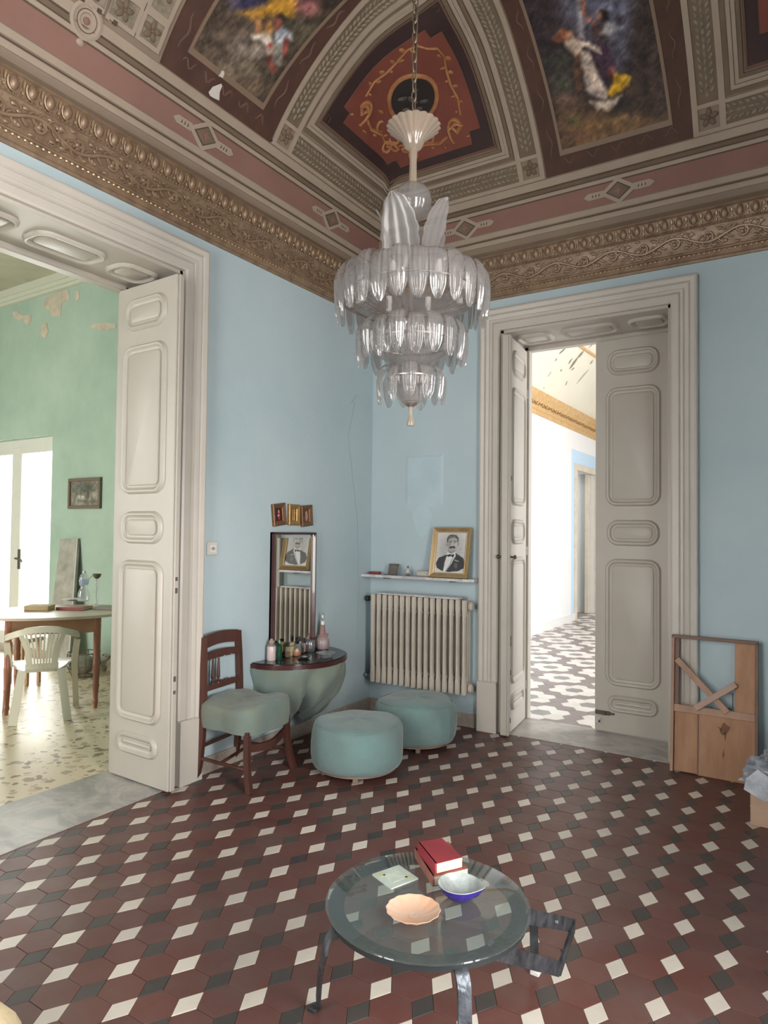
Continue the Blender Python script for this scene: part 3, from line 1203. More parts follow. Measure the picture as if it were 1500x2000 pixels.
# ---- frescoes: russet borders, gilded inner frame, painted scene
M_FRESCO = mat_attr('fresco_paint', 0.55, 0.3)
S6 = lambda pts: [(1000 + x / 4.6875, y / 4.6875) for x, y in pts]
S5 = lambda pts: [(300 + x / 3.75, y / 3.75) for x, y in pts]


def blob(S, k, cx, cy, rx, ry, c, s):
    (x, y), = S([(cx, cy)])
    return ('e', x, y, rx / k, ry / k, c, s)


OPS_R = [('p', S6([(430, -800), (1180, -800), (1130, 150), (1090, 330), (1060, 560), (950, 640), (900, 420), (720, 330), (600, 280), (480, 120)]), (104, 104, 122), 30),
         ('p', S6([(1130, 60), (1260, -800), (1600, -800), (1500, 760), (1080, 690), (1085, 400)]), (58, 48, 44), 14),
         ('p', S6([(300, 1500), (1600, 1500), (1500, 700), (1100, 690), (900, 900), (600, 830), (380, 880)]), (66, 52, 44), 25),
         ('p', S6([(430, 1400), (500, 1000), (760, 1040), (1150, 1060), (1400, 1120), (1400, 1500), (400, 1500)]), (112, 82, 52), 25),
         blob(S6, 4.69, 1010, 1085, 90, 30, (150, 116, 72), 8), blob(S6, 4.69, 560, 1100, 60, 40, (104, 96, 60), 8), blob(S6, 4.69, 600, 1240, 60, 25, (140, 92, 76), 8),
         blob(S6, 4.69, 430, 560, 100, 60, (70, 72, 60), 14), blob(S6, 4.69, 450, 770, 100, 70, (76, 78, 62), 14), blob(S6, 4.69, 480, 900, 70, 40, (112, 84, 70), 8),
         blob(S6, 4.69, 1000, 960, 60, 60, (34, 30, 28), 12),
         ('p', S6([(580, 330), (632, 400), (645, 830), (575, 830), (560, 560)]), (92, 64, 48), 3),
         ('p', S6([(585, -200), (648, -200), (655, 345), (610, 335)]), (158, 150, 152), 5),
         ('p', S6([(800, 400), (868, 365), (905, 480), (945, 600), (935, 750), (820, 750), (790, 560), (715, 520)]), (62, 42, 58), 4),
         ('p', S6([(730, 225), (850, 215), (885, 330), (800, 385), (735, 335)]), (84, 62, 62), 4),
         ('p', S6([(830, 265), (872, 195), (1000, 240), (930, 290), (880, 325), (805, 305)]), (172, 168, 170), 4),
         ('p', S6([(950, 160), (1040, 140), (1020, 210), (960, 230)]), (64, 56, 66), 6),
         ('l', S6([(760, 215), (685, 175), (650, 80), (650, -60)]), 8, (164, 108, 90), 2.5),
         blob(S6, 4.69, 835, 145, 52, 55, (40, 28, 26), 3), blob(S6, 4.69, 795, 155, 28, 45, (162, 116, 100), 3),
         ('p', S6([(470, 380), (560, 340), (640, 380), (645, 490), (575, 510), (500, 450)]), (196, 172, 150), 4),
         ('p', S6([(635, 470), (700, 470), (760, 620), (805, 720), (868, 830), (862, 905), (760, 885), (680, 825), (655, 700), (670, 640), (640, 635)]), (214, 194, 178), 4),
         ('p', S6([(690, 520), (730, 640), (780, 760), (820, 860), (760, 850), (700, 740), (690, 620)]), (188, 166, 150), 8),
         ('p', S6([(615, 375), (705, 380), (795, 440), (815, 492), (780, 480), (690, 435), (635, 432)]), (206, 186, 170), 3),
         blob(S6, 4.69, 480, 318, 62, 50, (168, 104, 70), 4), blob(S6, 4.69, 415, 365, 40, 28, (140, 84, 58), 4), blob(S6, 4.69, 520, 315, 30, 26, (190, 140, 116), 3),
         ('p', S6([(935, 650), (1000, 680), (1085, 705), (1065, 785), (1000, 835), (900, 890), (865, 840), (930, 760)]), (196, 150, 34), 3),
         blob(S6, 4.69, 1050, 720, 35, 30, (214, 168, 50), 3), blob(S6, 4.69, 920, 640, 26, 30, (170, 110, 110), 3), blob(S6, 4.69, 895, 690, 20, 40, (120, 50, 48), 3),
         ('p', S6([(715, 930), (860, 925), (1005, 875), (955, 950), (880, 1012), (780, 995)]), (206, 186, 166), 4)]
OPS_L = [blob(S5, 3.75, 560, 420, 330, 260, (92, 78, 66), 60), blob(S5, 3.75, 640, 360, 60, 90, (132, 118, 108), 14), blob(S5, 3.75, 640, 520, 120, 50, (118, 104, 88), 20),
         blob(S5, 3.75, 700, 640, 90, 30, (128, 108, 84), 14), blob(S5, 3.75, 1060, 210, 120, 110, (84, 78, 62), 40), blob(S5, 3.75, 700, 20, 110, 60, (62, 58, 96), 12),
         ('p', S5([(620, 90), (830, 40), (1000, -150), (1060, 40), (1010, 110), (860, 110), (760, 150)]), (176, 126, 46), 8),
         blob(S5, 3.75, 950, 60, 90, 60, (192, 140, 50), 10), blob(S5, 3.75, 1130, 40, 80, 70, (150, 92, 92), 12),
         ('l', S5([(740, 110), (780, 180), (760, 250)]), 9, (150, 104, 60), 3),
         ('p', S5([(718, 250), (800, 240), (860, 230), (878, 350), (840, 370), (800, 310), (730, 290)]), (208, 194, 182), 4),
         blob(S5, 3.75, 840, 210, 28, 50, (176, 124, 66), 4), blob(S5, 3.75, 770, 200, 24, 32, (160, 112, 76), 4),
         blob(S5, 3.75, 765, 370, 52, 42, (158, 146, 134), 8), ('l', S5([(850, 330), (856, 400), (860, 470), (880, 520)]), 9, (150, 74, 64), 3),
         blob(S5, 3.75, 850, 380, 26, 26, (206, 190, 176), 4),
         blob(S5, 3.75, 935, 130, 34, 26, (46, 38, 34), 3), blob(S5, 3.75, 912, 180, 30, 48, (148, 82, 66), 4),
         ('p', S5([(890, 245), (950, 195), (1000, 240), (1015, 300), (960, 290), (940, 330), (895, 320)]), (166, 172, 182), 4),
         ('p', S5([(880, 310), (945, 325), (945, 400), (925, 470), (890, 440)]), (170, 160, 148), 5),
         ('l', S5([(970, 290), (965, 350), (958, 400)]), 9, (150, 72, 66), 3), blob(S5, 3.75, 905, 420, 26, 50, (150, 140, 130), 6)]


def fresco(name, outer, inner, base, ops, label, f=(0, 0), seed=3, painted=True):
    root = vpatch(name, flq(outer, f), .005, M_BROWN, ceiling, 26, 30)
    root['label'] = label
    ic = [np.array(p) for p in inner]
    # light frame round the scene
    cen = sum(ic) / 4
    for i in range(4):
        a, b_ = ic[i], ic[(i + 1) % 4]
        ao, bo = a + np.sign(a - cen) * .020, b_ + np.sign(b_ - cen) * .020
        vpatch('scene_frame', flq([a, b_, bo, ao], f), .011, M_BROWN_L if not painted else mat('buff_frame_paint', (.19, .125, .085), .6), root, 16, 3)
    nu, nv = (150, 150) if painted else (60, 60)
    q = np.array(flq(inner, f))
    P = quadgrid(q, nu, nv)
    V = vpt(P[:, 0], P[:, 1], .007)
    if painted and f == (0, 0):
        px = proj(V)
        ops = [(*o[:-1], o[-1] * 1.9 + 1.5) for o in ops]
        colr = paint(px, base, ops, .34, 14, seed)
        colr = colr * .86 + np.array(base) * .10
        colr *= (.80 + .40 * vnoise(np.column_stack([px[:, 0] * .6 + px[:, 1] * .5, px[:, 1] * .25 - px[:, 0] * .1]), 3.5, seed + 5))[:, None]
        colr += (vnoise(px, 2.2, seed + 7) - .5)[:, None] * 16
    else:
        colr = paint(P * 200, base, [], .45, 26, seed)
    k = nu + 1
    fs = [(j * k + i, (j + 1) * k + i, (j + 1) * k + i + 1, j * k + i + 1) for j in range(nv) for i in range(nu)]
    paint_mesh('painted_scene', V, fs, lin255(np.clip(colr, 0, 255)) * 1.15, M_FRESCO, root)
    # arabesques on the border
    ar = MB()
    O = [np.array(p) for p in outer]
    for i in range(4):
        a, b_ = (O[i] + ic[i]) / 2, (O[(i + 1) % 4] + ic[(i + 1) % 4]) / 2
        for k in range(5):
            t0 = (k + .3) / 5
            pts = [a * (1 - t) + b_ * t for t in np.linspace(t0, t0 + .12, 8)]
            dirp = (b_ - a) / np.linalg.norm(b_ - a)
            per = np.array([-dirp[1], dirp[0]])
            pts = [p + per * .012 * math.sin(i2 * 1.1 + k) for i2, p in enumerate(pts)]
            vline(ar, pts, f, .004, .005, rads=[.002 + .005 * math.sin(PI * (m_ + .5) / 8) for m_ in range(8)], n=5)
    ar.build('border_arabesque', mat('faded_arabesque_paint', (.125, .068, .048), .8), root)['kind'] = 'stuff'
    return root


RO = [(1.585, .2), (2.562, .2), (2.562, 1.28), (1.585, 1.28)]
RI = [(1.723, .282), (2.408, .278), (2.362, 1.16), (1.70, 1.16)]
LO = [(.2, 1.555), (.2, 2.435), (1.28, 2.415), (1.28, 1.52)]
LI = [(.292, 1.728), (.292, 2.292), (1.16, 2.225), (1.16, 1.60)]
sw = lambda c: [c[0], c[3], c[2], c[1]]
fresco('fresco', RO, RI, (52, 42, 44), OPS_R, 'fresco of two women in pale and dark dresses dancing by a tree', (0, 0), 3)
fresco('fresco', sw(LO), sw(LI), (62, 52, 44), OPS_L, 'fresco of a couple in white and blue shirts below an ochre drape', (0, 0), 13)
fresco('fresco', RO, RI, (60, 48, 42), [], 'dark fresco over the window wall', (0, 1), 23, False)
fresco('fresco', sw(LO), sw(LI), (60, 48, 42), [], 'dark fresco over the window wall', (1, 0), 33, False)
# flaked plaster on the border of the left fresco
M_FLAKE = mat('bare_white_plaster', (.55, .5, .46), .9)
vault_px = lambda x, y: None


def vhit(px, py):
    d = ray(px, py)
    ts = np.linspace(.5, 8, 3000)
    P = CAM[:, None] + d[:, None] * ts
    ok = (P[2] < vz(P[0], P[1])) & (P[0] > 0) & (P[0] < W) & (P[1] < 0) & (P[1] > -LN)
    return P[:, np.argmax(~ok) - 1]


for poly in ([(405, 180), (413, 170), (425, 165), (430, 163), (432, 168), (427, 180), (426, 196), (415, 192), (408, 187)],
             [(424, 149), (428, 144), (431, 138), (436, 139), (436, 145), (433, 152), (428, 150)]):
    P = [vhit(*p) for p in poly]
    pts = [vpt(p[0], p[1], .0115) for p in P]
    MB().add(pts, [tuple(range(len(pts) - 1, -1, -1))]).build('flaked_plaster', M_FLAKE, ceiling, smooth=0)

# ---- grisaille coffers over the middle of the left wall
for (u0, u1, v0, v1, kind) in ((.226, .288, 2.483, 2.592, 'r'), (.226, .288, 2.637, 2.775, 'l'), (.226, .288, 2.80, 2.93, 'l'), (.312, .45, 2.483, 2.592, 'l'), (.312, .45, 2.637, 2.775, 'l'), (.312, .45, 2.80, 2.93, 'l')):
    vpatch('coffer', flq(rect(u0, u1, v0, v1), (0, 0)), .003, M_GREYG, ceiling, 4, 4)
    for c in (rect(u0 - .012, u0, v0 - .02, v1 + .02), rect(u1, u1 + .012, v0 - .02, v1 + .02), rect(u0, u1, v0 - .022, v0), rect(u0, u1, v1, v1 + .022)):
        vpatch('cream_rib', flq(c, (0, 0)), .012, M_CEIL_L, ceiling, 3, 3)
    rosette('rosette' if kind == 'r' else 'coffer_leaf', (u0 + u1) / 2, (v0 + v1) / 2, (0, 0), ceiling, .055)

# ---- lozenge ornaments on the pink band
def band_frame(wall, s, d=.112):
    e = 1e-3
    z = float(cove(d))
    sl = (float(cove(d + e)) - float(cove(d - e))) / (2 * e)
    n = math.hypot(1, sl)
    if wall == 'b':
        o, ax, ay, az = Vector((s, -d, z)), Vector((1, 0, 0)), Vector((0, -1 / n, sl / n)), Vector((0, -sl / n, -1 / n))
    else:
        o, ax, ay, az = Vector((d, -s, z)), Vector((0, 1, 0)), Vector((1 / n, 0, sl / n)), Vector((sl / n, 0, -1 / n))
    return Matrix(((ax.x, ay.x, az.x, o.x), (ax.y, ay.y, az.y, o.y), (ax.z, ay.z, az.z, o.z), (0, 0, 0, 1)))


for wall, ss in (('b', (.918, 2.06, 3.20)), ('l', (.778, 2.035, 3.665))):
    for s in ss:
        M = band_frame(wall, s)
        rt = MB().prism([(-.125, 0), (0, -.085), (.125, 0), (0, .085)], 0, .014, M).build('lozenge_ornament', M_CEIL_L, ceiling, smooth=0)
        MB().prism([(-.083, 0), (0, -.056), (.083, 0), (0, .056)], 0, .017, M).build('lozenge_rim', M_CEIL_D, rt, smooth=0)
        MB().prism([(-.072, 0), (0, -.048), (.072, 0), (0, .048)], 0, .019, M).build('lozenge_field', M_CEIL_B, rt, smooth=0)
        st = MB()
        st.prism([(0.034 * math.cos(a) if k % 2 == 0 else .014 * math.cos(a), .034 * math.sin(a) if k % 2 == 0 else .014 * math.sin(a)) for k, a in enumerate(np.linspace(0, 2 * PI, 9)[:-1])], .018, .023, M)
        st.build('lozenge_star', M_PINK, rt, smooth=0)
        for sg in (-1, 1):
            arm = [(sg * .10, -.022), (sg * .205, -.022), (sg * .235, 0), (sg * .205, .022), (sg * .10, .022)]
            if sg > 0:
                pass
            else:
                arm = arm[::-1]
            MB().prism(arm, 0, .012, M).build('lozenge_arm', M_CEIL_L, rt, smooth=0)
            for k in range(3):
                MB().prism([(sg * (.13 + .022 * k) - .005, -.012), (sg * (.13 + .022 * k) + .005, -.004), (sg * (.13 + .022 * k), .012)], .012, .0135, M).build('arm_leaf', M_CEIL_D, rt, smooth=0)
# roundel in the middle of the left wall
M = band_frame('l', 2.86, .178)
rt = MB().lathe([(.085, 0), (.085, .012), (.070, .016), (.062, .012), (.052, .010), (.048, .016), (.036, .016), (.030, .008), (.0, .008)], 24, M, cap=False).build('roundel', M_CEIL_L, ceiling)
MB().lathe([(.046, .0145), (.05, .0165), (.052, .0145)], 24, M, cap=False).build('roundel_line', M_CEIL_D, rt)
MB().ball((0, 0, .012), (.018, .018, .008), 10, 5, M).build('roundel_boss', M_PINK, rt)
MB().ball((0, -.10, .008), (.022, .018, .012), 10, 5, M).build('roundel_drop', M_CEIL_L, rt)
for k in range(7):
    MB().box(-.15 + k * .045, -.128 + k * .045, .062, .082, .008, .018, M).build('roundel_dentil', M_CEIL_L if k % 2 else M_CEIL_D, rt, smooth=0)

# ---- gilt plaster cornice
cornice = ring('trim_5', [(-.01, 3.275), (.010, 3.278), (.016, 3.290), (.014, 3.30), (.022, 3.312), (.030, 3.326), (.026, 3.338), (.030, 3.345), (.024, 3.352), (.030, 3.40), (.044, 3.45),
                          (.062, 3.482), (.070, 3.486), (.070, 3.494), (.060, 3.497), (.058, 3.503), (.072, 3.53), (.082, 3.555), (.084, 3.575), (.092, 3.578), (.092, 3.59), (.05, 3.60), (.028, 3.60)], M_GILT, None, 28)
struct(cornice)
egg = MB()
egg.ball((0, 0, 0), (.022, .016, .036), 10, 6)
egg_me = egg.mesh('egg', M_GILT)
sh = MB()
sh.tube([(.031 * math.cos(a), 0, .044 * math.sin(a) + .004) for a in np.linspace(PI * .93, PI * 2.07, 14)], .0055, 5)
shell_me = sh.mesh('egg_surround', M_GILT)
dart = MB()
dart.ball((0, 0, .008), (.006, .008, .022), 6, 5).ball((0, .0, -.030), (.007, .007, .009), 6, 4)
dart_me = dart.mesh('dart', M_GILT_B)
PITCH_E = .0885


def scroll_mesh():
    b = MB()
    L = .40

    def st(pts, r0, taper=.4):
        n = len(pts)
        b.tube([(x, .0, z) for x, z in pts], [r0 * (taper + (1 - taper) * math.sin(PI * (i + .7) / (n + .4))) for i in range(n)], 6)
    st([(x, .030 * math.sin(2 * PI * x / L)) for x in np.linspace(-L / 2, L / 2, 22)], .012, .7)
    for k in range(16):
        x = -L / 2 + (k + .5) * L / 16
        zz = .030 * math.sin(2 * PI * x / L)
        sg = 1 if k % 2 else -1
        st([(x, zz), (x + .012, zz + sg * .020), (x + .028, zz + sg * .030), (x + .040, zz + sg * .026)], .0075)
    for sg, cx in ((1, -L / 4), (-1, L / 4)):
        st([(cx + p[0], p[1]) for p in spiral((0, sg * .006), .048, .010, sg * -2.6, sg * 3.6, 26)], .0085)
        b.ball((cx, 0, sg * .006), (.015, .010, .015), 9, 5)
        for k in range(5):
            a = 2 * PI * k / 5
            b.ball((cx + .019 * math.cos(a), 0, sg * .006 + .019 * math.sin(a)), (.008, .006, .008), 6, 4)
        for (dx, dz, rx, rz) in ((.075, sg * .040, .022, .011), (.10, sg * .018, .016, .010), (-.07, sg * -.045, .020, .010), (.05, sg * -.052, .018, .009), (-.03, sg * .056, .02, .009), (.088, sg * -.035, .012, .014), (-.095, sg * .04, .014, .012)):
            b.ball((cx + dx, 0, dz), (rx, .008, rz), 7, 4)
        st([(cx + .05, sg * .05), (cx + .075, sg * .058), (cx + .10, sg * .045), (cx + .105, sg * .028)], .006)
        st([(cx - .05, sg * -.05), (cx - .08, sg * -.058), (cx - .10, sg * -.042)], .006)
    return b.mesh('acanthus_scroll', M_GILT)


scroll_me = scroll_mesh()


def on_cornice(nm, me, wall, s, d, z, tilt=0.0):
    if wall == 'b':
        link(nm, me, cornice, (s, -d, z), (tilt, 0, 0))
    else:
        o = link(nm, me, cornice, (d, -s, z))
        o.rotation_euler = (Matrix.Rotation(PI / 2, 3, 'Z') @ Matrix.Rotation(tilt, 3, 'X')).to_euler()


for wall, smax in (('b', 4.02), ('l', 3.75)):
    n = int((smax - .10) / PITCH_E)
    for i in range(n):
        s = .135 + i * PITCH_E
        on_cornice('egg', egg_me, wall, s, .076, 3.538, .30)
        on_cornice('egg_surround', shell_me, wall, s, .082, 3.540, .30)
        on_cornice('dart', dart_me, wall, s + PITCH_E / 2, .084, 3.540, .30)
    n = int((smax - .1) / .40)
    for i in range(n):
        on_cornice('acanthus_scroll', scroll_me, wall, .30 + i * .40, .043, 3.418, .24)
    bd = MB()
    for i in range(int(smax / .03)):
        s = .06 + i * .03
        p = (s, -.034, 3.322) if wall == 'b' else (.034, -s, 3.322)
        bd.ball(p, (.010, .007, .007) if wall == 'b' else (.007, .010, .007), 6, 4)
    o = bd.build('bead_strip', M_GILT_B, cornice)
    o['kind'] = 'stuff'
    lf = MB()
    for i in range(int(smax / .022)):
        s = .06 + i * .022
        p = (s, -.070, 3.492) if wall == 'b' else (.070, -s, 3.492)
        lf.ball(p, (.006, .006, .006), 5, 4)
    o = lf.build('pearl_strip', M_GILT, cornice)
    o['kind'] = 'stuff'

# ================================================================== GREEN ROOM beyond the left door
GY = -0.3
M_GREEN = mat('green_wall_paint', (0.40, 0.515, 0.425), 0.8, var=0.2, vscale=1.6, col2=(0.32, 0.43, 0.35), bump=.15, bscale=18)
M_GCEIL = mat('stained_ceiling_paint', (0.50, 0.48, 0.36), 0.85, var=.25, vscale=1.5)
M_WHITE = mat('white_joinery_paint', (0.70, 0.68, 0.62), 0.45, var=.06, vscale=5)


def mat_terrazzo():
    m = mat('cream_terrazzo', (0.72, 0.60, 0.42), 0.40)
    nt = m.node_tree
    b = nt.nodes['Principled BSDF']
    tc = nt.nodes.new('ShaderNodeTexCoord')
    nz = nt.nodes.new('ShaderNodeTexNoise')
    nz.inputs['Scale'].default_value = 9
    nt.links.new(tc.outputs['Object'], nz.inputs['Vector'])
    ad = nt.nodes.new('ShaderNodeMix')
    ad.data_type = 'VECTOR'
    ad.inputs[0].default_value = 0.10
    nt.links.new(tc.outputs['Object'], ad.inputs[4])
    nt.links.new(nz.outputs['Color'], ad.inputs[5])
    v = nt.nodes.new('ShaderNodeTexVoronoi')
    v.feature = 'F1'
    v.inputs['Scale'].default_value = 19
    nt.links.new(ad.outputs[1], v.inputs['Vector'])
    sel = nt.nodes.new('ShaderNodeSeparateColor')
    nt.links.new(v.outputs['Color'], sel.inputs[0])
    thr = nt.nodes.new('ShaderNodeMapRange')
    thr.inputs['To Min'].default_value = 0.05
    thr.inputs['To Max'].default_value = 0.60
    nt.links.new(sel.outputs[0], thr.inputs['Value'])
    lt = nt.nodes.new('ShaderNodeMath')
    lt.operation = 'LESS_THAN'
    nt.links.new(v.outputs['Distance'], lt.inputs[0])
    nt.links.new(thr.outputs[0], lt.inputs[1])
    rp = nt.nodes.new('ShaderNodeValToRGB')
    e = rp.color_ramp.elements
    e[0].position, e[0].color = 0.0, (0.20, 0.14, 0.08, 1)
    e[1].position, e[1].color = 0.9, (0.62, 0.50, 0.35, 1)
    nt.links.new(sel.outputs[1], rp.inputs['Fac'])
    mx = nt.nodes.new('ShaderNodeMix')
    mx.data_type = 'RGBA'
    mx.inputs[6].default_value = (0.72, 0.61, 0.44, 1)
    nt.links.new(lt.outputs[0], mx.inputs[0])
    nt.links.new(rp.outputs[0], mx.inputs[7])
    nt.links.new(mx.outputs[2], b.inputs['Base Color'])
    return m


M_TERR = mat_terrazzo()
struct(MB().box(-7.6, -0.5, -5.5, GY + .02, -.12, 0.0).build('floor_green_room', M_TERR, smooth=0))
GX0, GX1, GZ = -5.75, ony(103, 848, GY)[0], 2.56
gw = MB()
gw.box(GX1, -0.5, GY, GY + .22, -.1, 4.6).box(-7.6, GX0, GY, GY + .22, -.1, 4.6).box(GX0, GX1, GY, GY + .22, GZ, 4.6)
wall_green = struct(gw.build('wall_green_room', M_GREEN, smooth=0))
gs = MB()
gs.box(-7.8, -7.6, -5.5, GY + .2, -.1, 4.6)
gs.box(-7.8, -5.05, -5.7, -5.5, -.1, 4.6).box(-3.35, -.5, -5.7, -5.5, -.1, 4.6).box(-5.05, -3.35, -5.7, -5.5, 3.2, 4.6)
struct(gs.build('wall_green_room_far', M_GREEN, smooth=0))
struct(MB().box(-7.8, -0.5, -5.7, GY + .22, 4.36, 4.5).build('ceiling_green_room', M_GCEIL, smooth=0))
gc = MB()
for (d, z0, z1) in ((.05, 4.20, 4.36), (.075, 4.235, 4.36), (.10, 4.28, 4.36)):
    gc.box(-7.6, -.5, GY - d, GY, z0, z1)
struct(gc.build('trim_6', mat('pale_green_white_crown', (.56, .57, .47), .7), smooth=0))
M_PEEL = mat('peeled_plaster', (.62, .54, .42), .9, var=.3, vscale=9)


def wallpoly(name, pts, m, y, parent):
    P = [ony(x, yy, y) for x, yy in pts]
    f = tuple(range(len(P)))
    return MB().add(P + [p + np.array([0, .006, 0]) for p in P], [f] + [(i, i + len(P), (i + 1) % len(P) + len(P), (i + 1) % len(P)) for i in range(len(P))]).build(name, m, parent, smooth=0)


for pts in ([(84, 592), (90, 582), (103, 576), (120, 568), (134, 566), (136, 586), (122, 590), (119, 600), (118, 617), (100, 619), (96, 604), (88, 603)],
            [(24, 610), (34, 606), (42, 616), (60, 614), (60, 628), (55, 637), (46, 628), (36, 624), (28, 622)],
            [(145, 570), (152, 566), (155, 580), (150, 590), (146, 582)], [(78, 645), (84, 632), (91, 630), (94, 648), (88, 660), (80, 656)],
            [(172, 638), (186, 632), (205, 630), (226, 632), (226, 640), (200, 646), (182, 641)]):
    wallpoly('peeled_patch', pts, M_PEEL, GY - .004, wall_green)
MB().box(GX0 - .0, -.5, GY - .012, GY, 0, .10).box(-7.6, GX0, GY - .012, GY, 0, .10).build('skirting_tile', M_STONE, wall_green, smooth=0)

# balcony doors with bright panes
wd = emptystruct('window_3')
FY = GY + .12
sx0, sx1 = ony(29, 900, FY)[0], ony(47, 900, FY)[0]
hz = ony(60, 873, FY)[2]
for nm, bx in (('stile', (sx0, sx1, FY - .03, FY + .03, 0, hz)), ('head_frame', (GX0, GX1 + .02, FY - .025, FY + .035, hz - .08, GZ)), ('stile', (GX0, GX0 + .1, FY - .03, FY + .03, 0, hz)),
               ('bottom_rail', (GX0, GX1, FY - .02, FY + .03, 0, .22)), ('stile', (GX1 - .012, GX1 + .02, FY - .02, FY + .03, 0, hz))):
    MB().bevbox(*bx, .004).build(nm, M_WHITE, wd)
hp = ony(38, 1092, FY - .03)
hd = MB()
hd.bevbox(hp[0] - .03, hp[0] + .025, FY - .040, FY - .029, hp[2] - .12, hp[2] + .12, .004)
hd.tube([(hp[0], FY - .04, hp[2] + .01), (hp[0], FY - .085, hp[2] + .01), (hp[0] + .13, FY - .085, hp[2] - .005), (hp[0] + .14, FY - .08, hp[2] - .03)], .011, 8)
hd.build('door_handle', M_IRONB, wd)
M_PANE = mat_glass('dusty_pane', (.97, .98, .98), (.9, .9, .9), .9, .05, .05, .8)
for a, c in ((GX0 + .1, sx0), (sx1, GX1 - .012)):
    MB().box(a, c, FY, FY + .006, .22, hz - .08).build('pane', M_PANE, wd, smooth=0)
# balcony outside
struct(MB().box(-7.0, -3.0, GY + .22, 3.0, -.2, -.02).build('floor_balcony', mat('pale_balcony_floor', (.7, .68, .64), .8), smooth=0))

# ================================================================== HALL beyond the back door
HX = -0.3
M_HWALL = mat('white_hall_paint', (0.80, 0.80, 0.80), 0.8, var=.06, vscale=1.2)
M_HCEIL = mat('cream_hall_vault', (0.74, 0.70, 0.58), 0.85, var=.06, vscale=1.4)
HD = (6.86, 8.05, 2.6)       # doorway in the hall's left wall
hw = MB()
hw.box(HX - .4, HX, .5, HD[0], -.1, 3.4).box(HX - .4, HX, HD[1], 8.5, -.1, 3.4).box(HX - .4, HX, HD[0], HD[1], HD[2], 3.4)
wall_hall = struct(hw.build('wall_hall', M_HWALL, smooth=0))
he = MB()
he.box(HX - .4, 4.9, 8.3, 8.5, -.1, 4.9)
he.box(4.5, 4.7, .5, 2.2, -.1, 4.9).box(4.5, 4.7, 4.6, 8.3, -.1, 4.9).box(4.5, 4.7, 2.2, 4.6, 3.3, 4.9)
struct(he.build('wall_hall_far', M_HWALL, smooth=0))
hv = MB()
hv.grid(lambda u, v: (HX + 5.0 * u, .45 + 8.0 * v, 3.3 + 1.45 * math.sqrt(max(1 - (1 - min(5.0 * u, 2.4) / 2.4) ** 2, 0)) if 5.0 * u < 2.4 else 4.75), 50, 4)
hv.box(HX - .4, 4.9, .45, 8.5, 4.85, 4.95)
ceil_hall = struct(hv.build('ceiling_hall', M_HCEIL))
hp_ = [(.0, 3.245), (.02, 3.25), (.035, 3.28), (.035, 3.30), (.055, 3.31), (.06, 3.36), (.085, 3.43), (.10, 3.45), (.10, 3.47), (.12, 3.49), (.135, 3.53), (.15, 3.55), (.0, 3.56)]
M_GILT2 = mat('ochre_gilding', (0.66, 0.43, 0.20), 0.5, metal=.15, var=.35, vscale=16, col2=(.5, .31, .13))
hc = MB()
hc.add([(HX + d, y, z) for d, z in hp_ for y in (.5, 8.3)], [(i * 2, i * 2 + 1, i * 2 + 3, i * 2 + 2) for i in range(len(hp_) - 1)])
hc.add([(x, 8.3 - d, z) for d, z in hp_ for x in (HX, 4.5)], [(i * 2, i * 2 + 1, i * 2 + 3, i * 2 + 2) for i in range(len(hp_) - 1)])
tr7 = struct(hc.build('trim_7', M_GILT2, smooth=28))
M_GILT3 = mat('umber_gilding', (0.30, 0.17, 0.06), .6)
sm = MB()
for k in range(9):
    a = 2.4 * k
    sm.ball((.0, (k - 4) * .045, .018 * math.sin(a)), (.012, .022, .016 + .008 * math.sin(1.7 * k)), 6, 4)
sm_me = sm.mesh('leaf_spray', M_GILT3)
for i in range(18):
    link('leaf_spray', sm_me, tr7, (HX + .078, .75 + i * .43, 3.385))
# hall doorway: pale casing, blue painted band, bright jamb beyond
bd = MB()
bd.box(HX - .002, HX + .003, HD[0] - .24, HD[0] - .08, 0.1, HD[2] + .09).box(HX - .002, HX + .003, HD[0] - .24, HD[1] + .2, HD[2] + .09, HD[2] + .33)
bd.build('blue_band', mat('pale_blue_band_paint', (.50, .66, .82), .8), wall_hall, smooth=0)
cs = MB()
cs.bevbox(HX - .01, HX + .033, HD[0] - .09, HD[0] + .02, 0, HD[2] - .02, .006).bevbox(HX - .01, HX + .033, HD[1] - .02, HD[1] + .09, 0, HD[2] - .02, .006)
cs.bevbox(HX - .01, HX + .035, HD[0] - .09, HD[1] + .09, HD[2] - .02, HD[2] + .09, .006)
M_PALEWOOD = mat('pale_wood_casing', (.66, .58, .47), .6, var=.15, vscale=6)
tr8 = struct(cs.build('trim_8', M_PALEWOOD))
MB().box(HX - .40, HX + .0, HD[1] - .03, HD[1], 0, HD[2]).build('jamb_board', mat('white_jamb', (.62, .64, .62), .7), tr8, smooth=0)
MB().bevbox(HX - .14, HX - .06, HD[1] - .14, HD[1] - .03, 0, HD[2], .006).build('door_stop', M_PALEWOOD, tr8)
MB().box(HX - 1.6, HX - .4, HD[0] - .3, HD[0] - .1, -.1, 3.2).box(HX - 1.8, HX - 1.6, HD[0] - .3, 8.5, -.1, 3.2).box(HX - 1.6, HX - .4, 8.3, 8.5, -.1, 3.2).build('passage_wall', M_HWALL, wall_hall, smooth=0)
# skirting of the hall
struct(MB().box(HX, HX + .02, .5, HD[0] - .09, 0, .12).box(HX, 4.5, 8.28, 8.3, 0, .12).build('baseboard_hall', mat('white_hall_skirting', (.72, .71, .70), .6), smooth=0))
# flaking marks on the hall vault
M_FLK = mat('flaked_grey_plaster', (.30, .27, .21), .9)


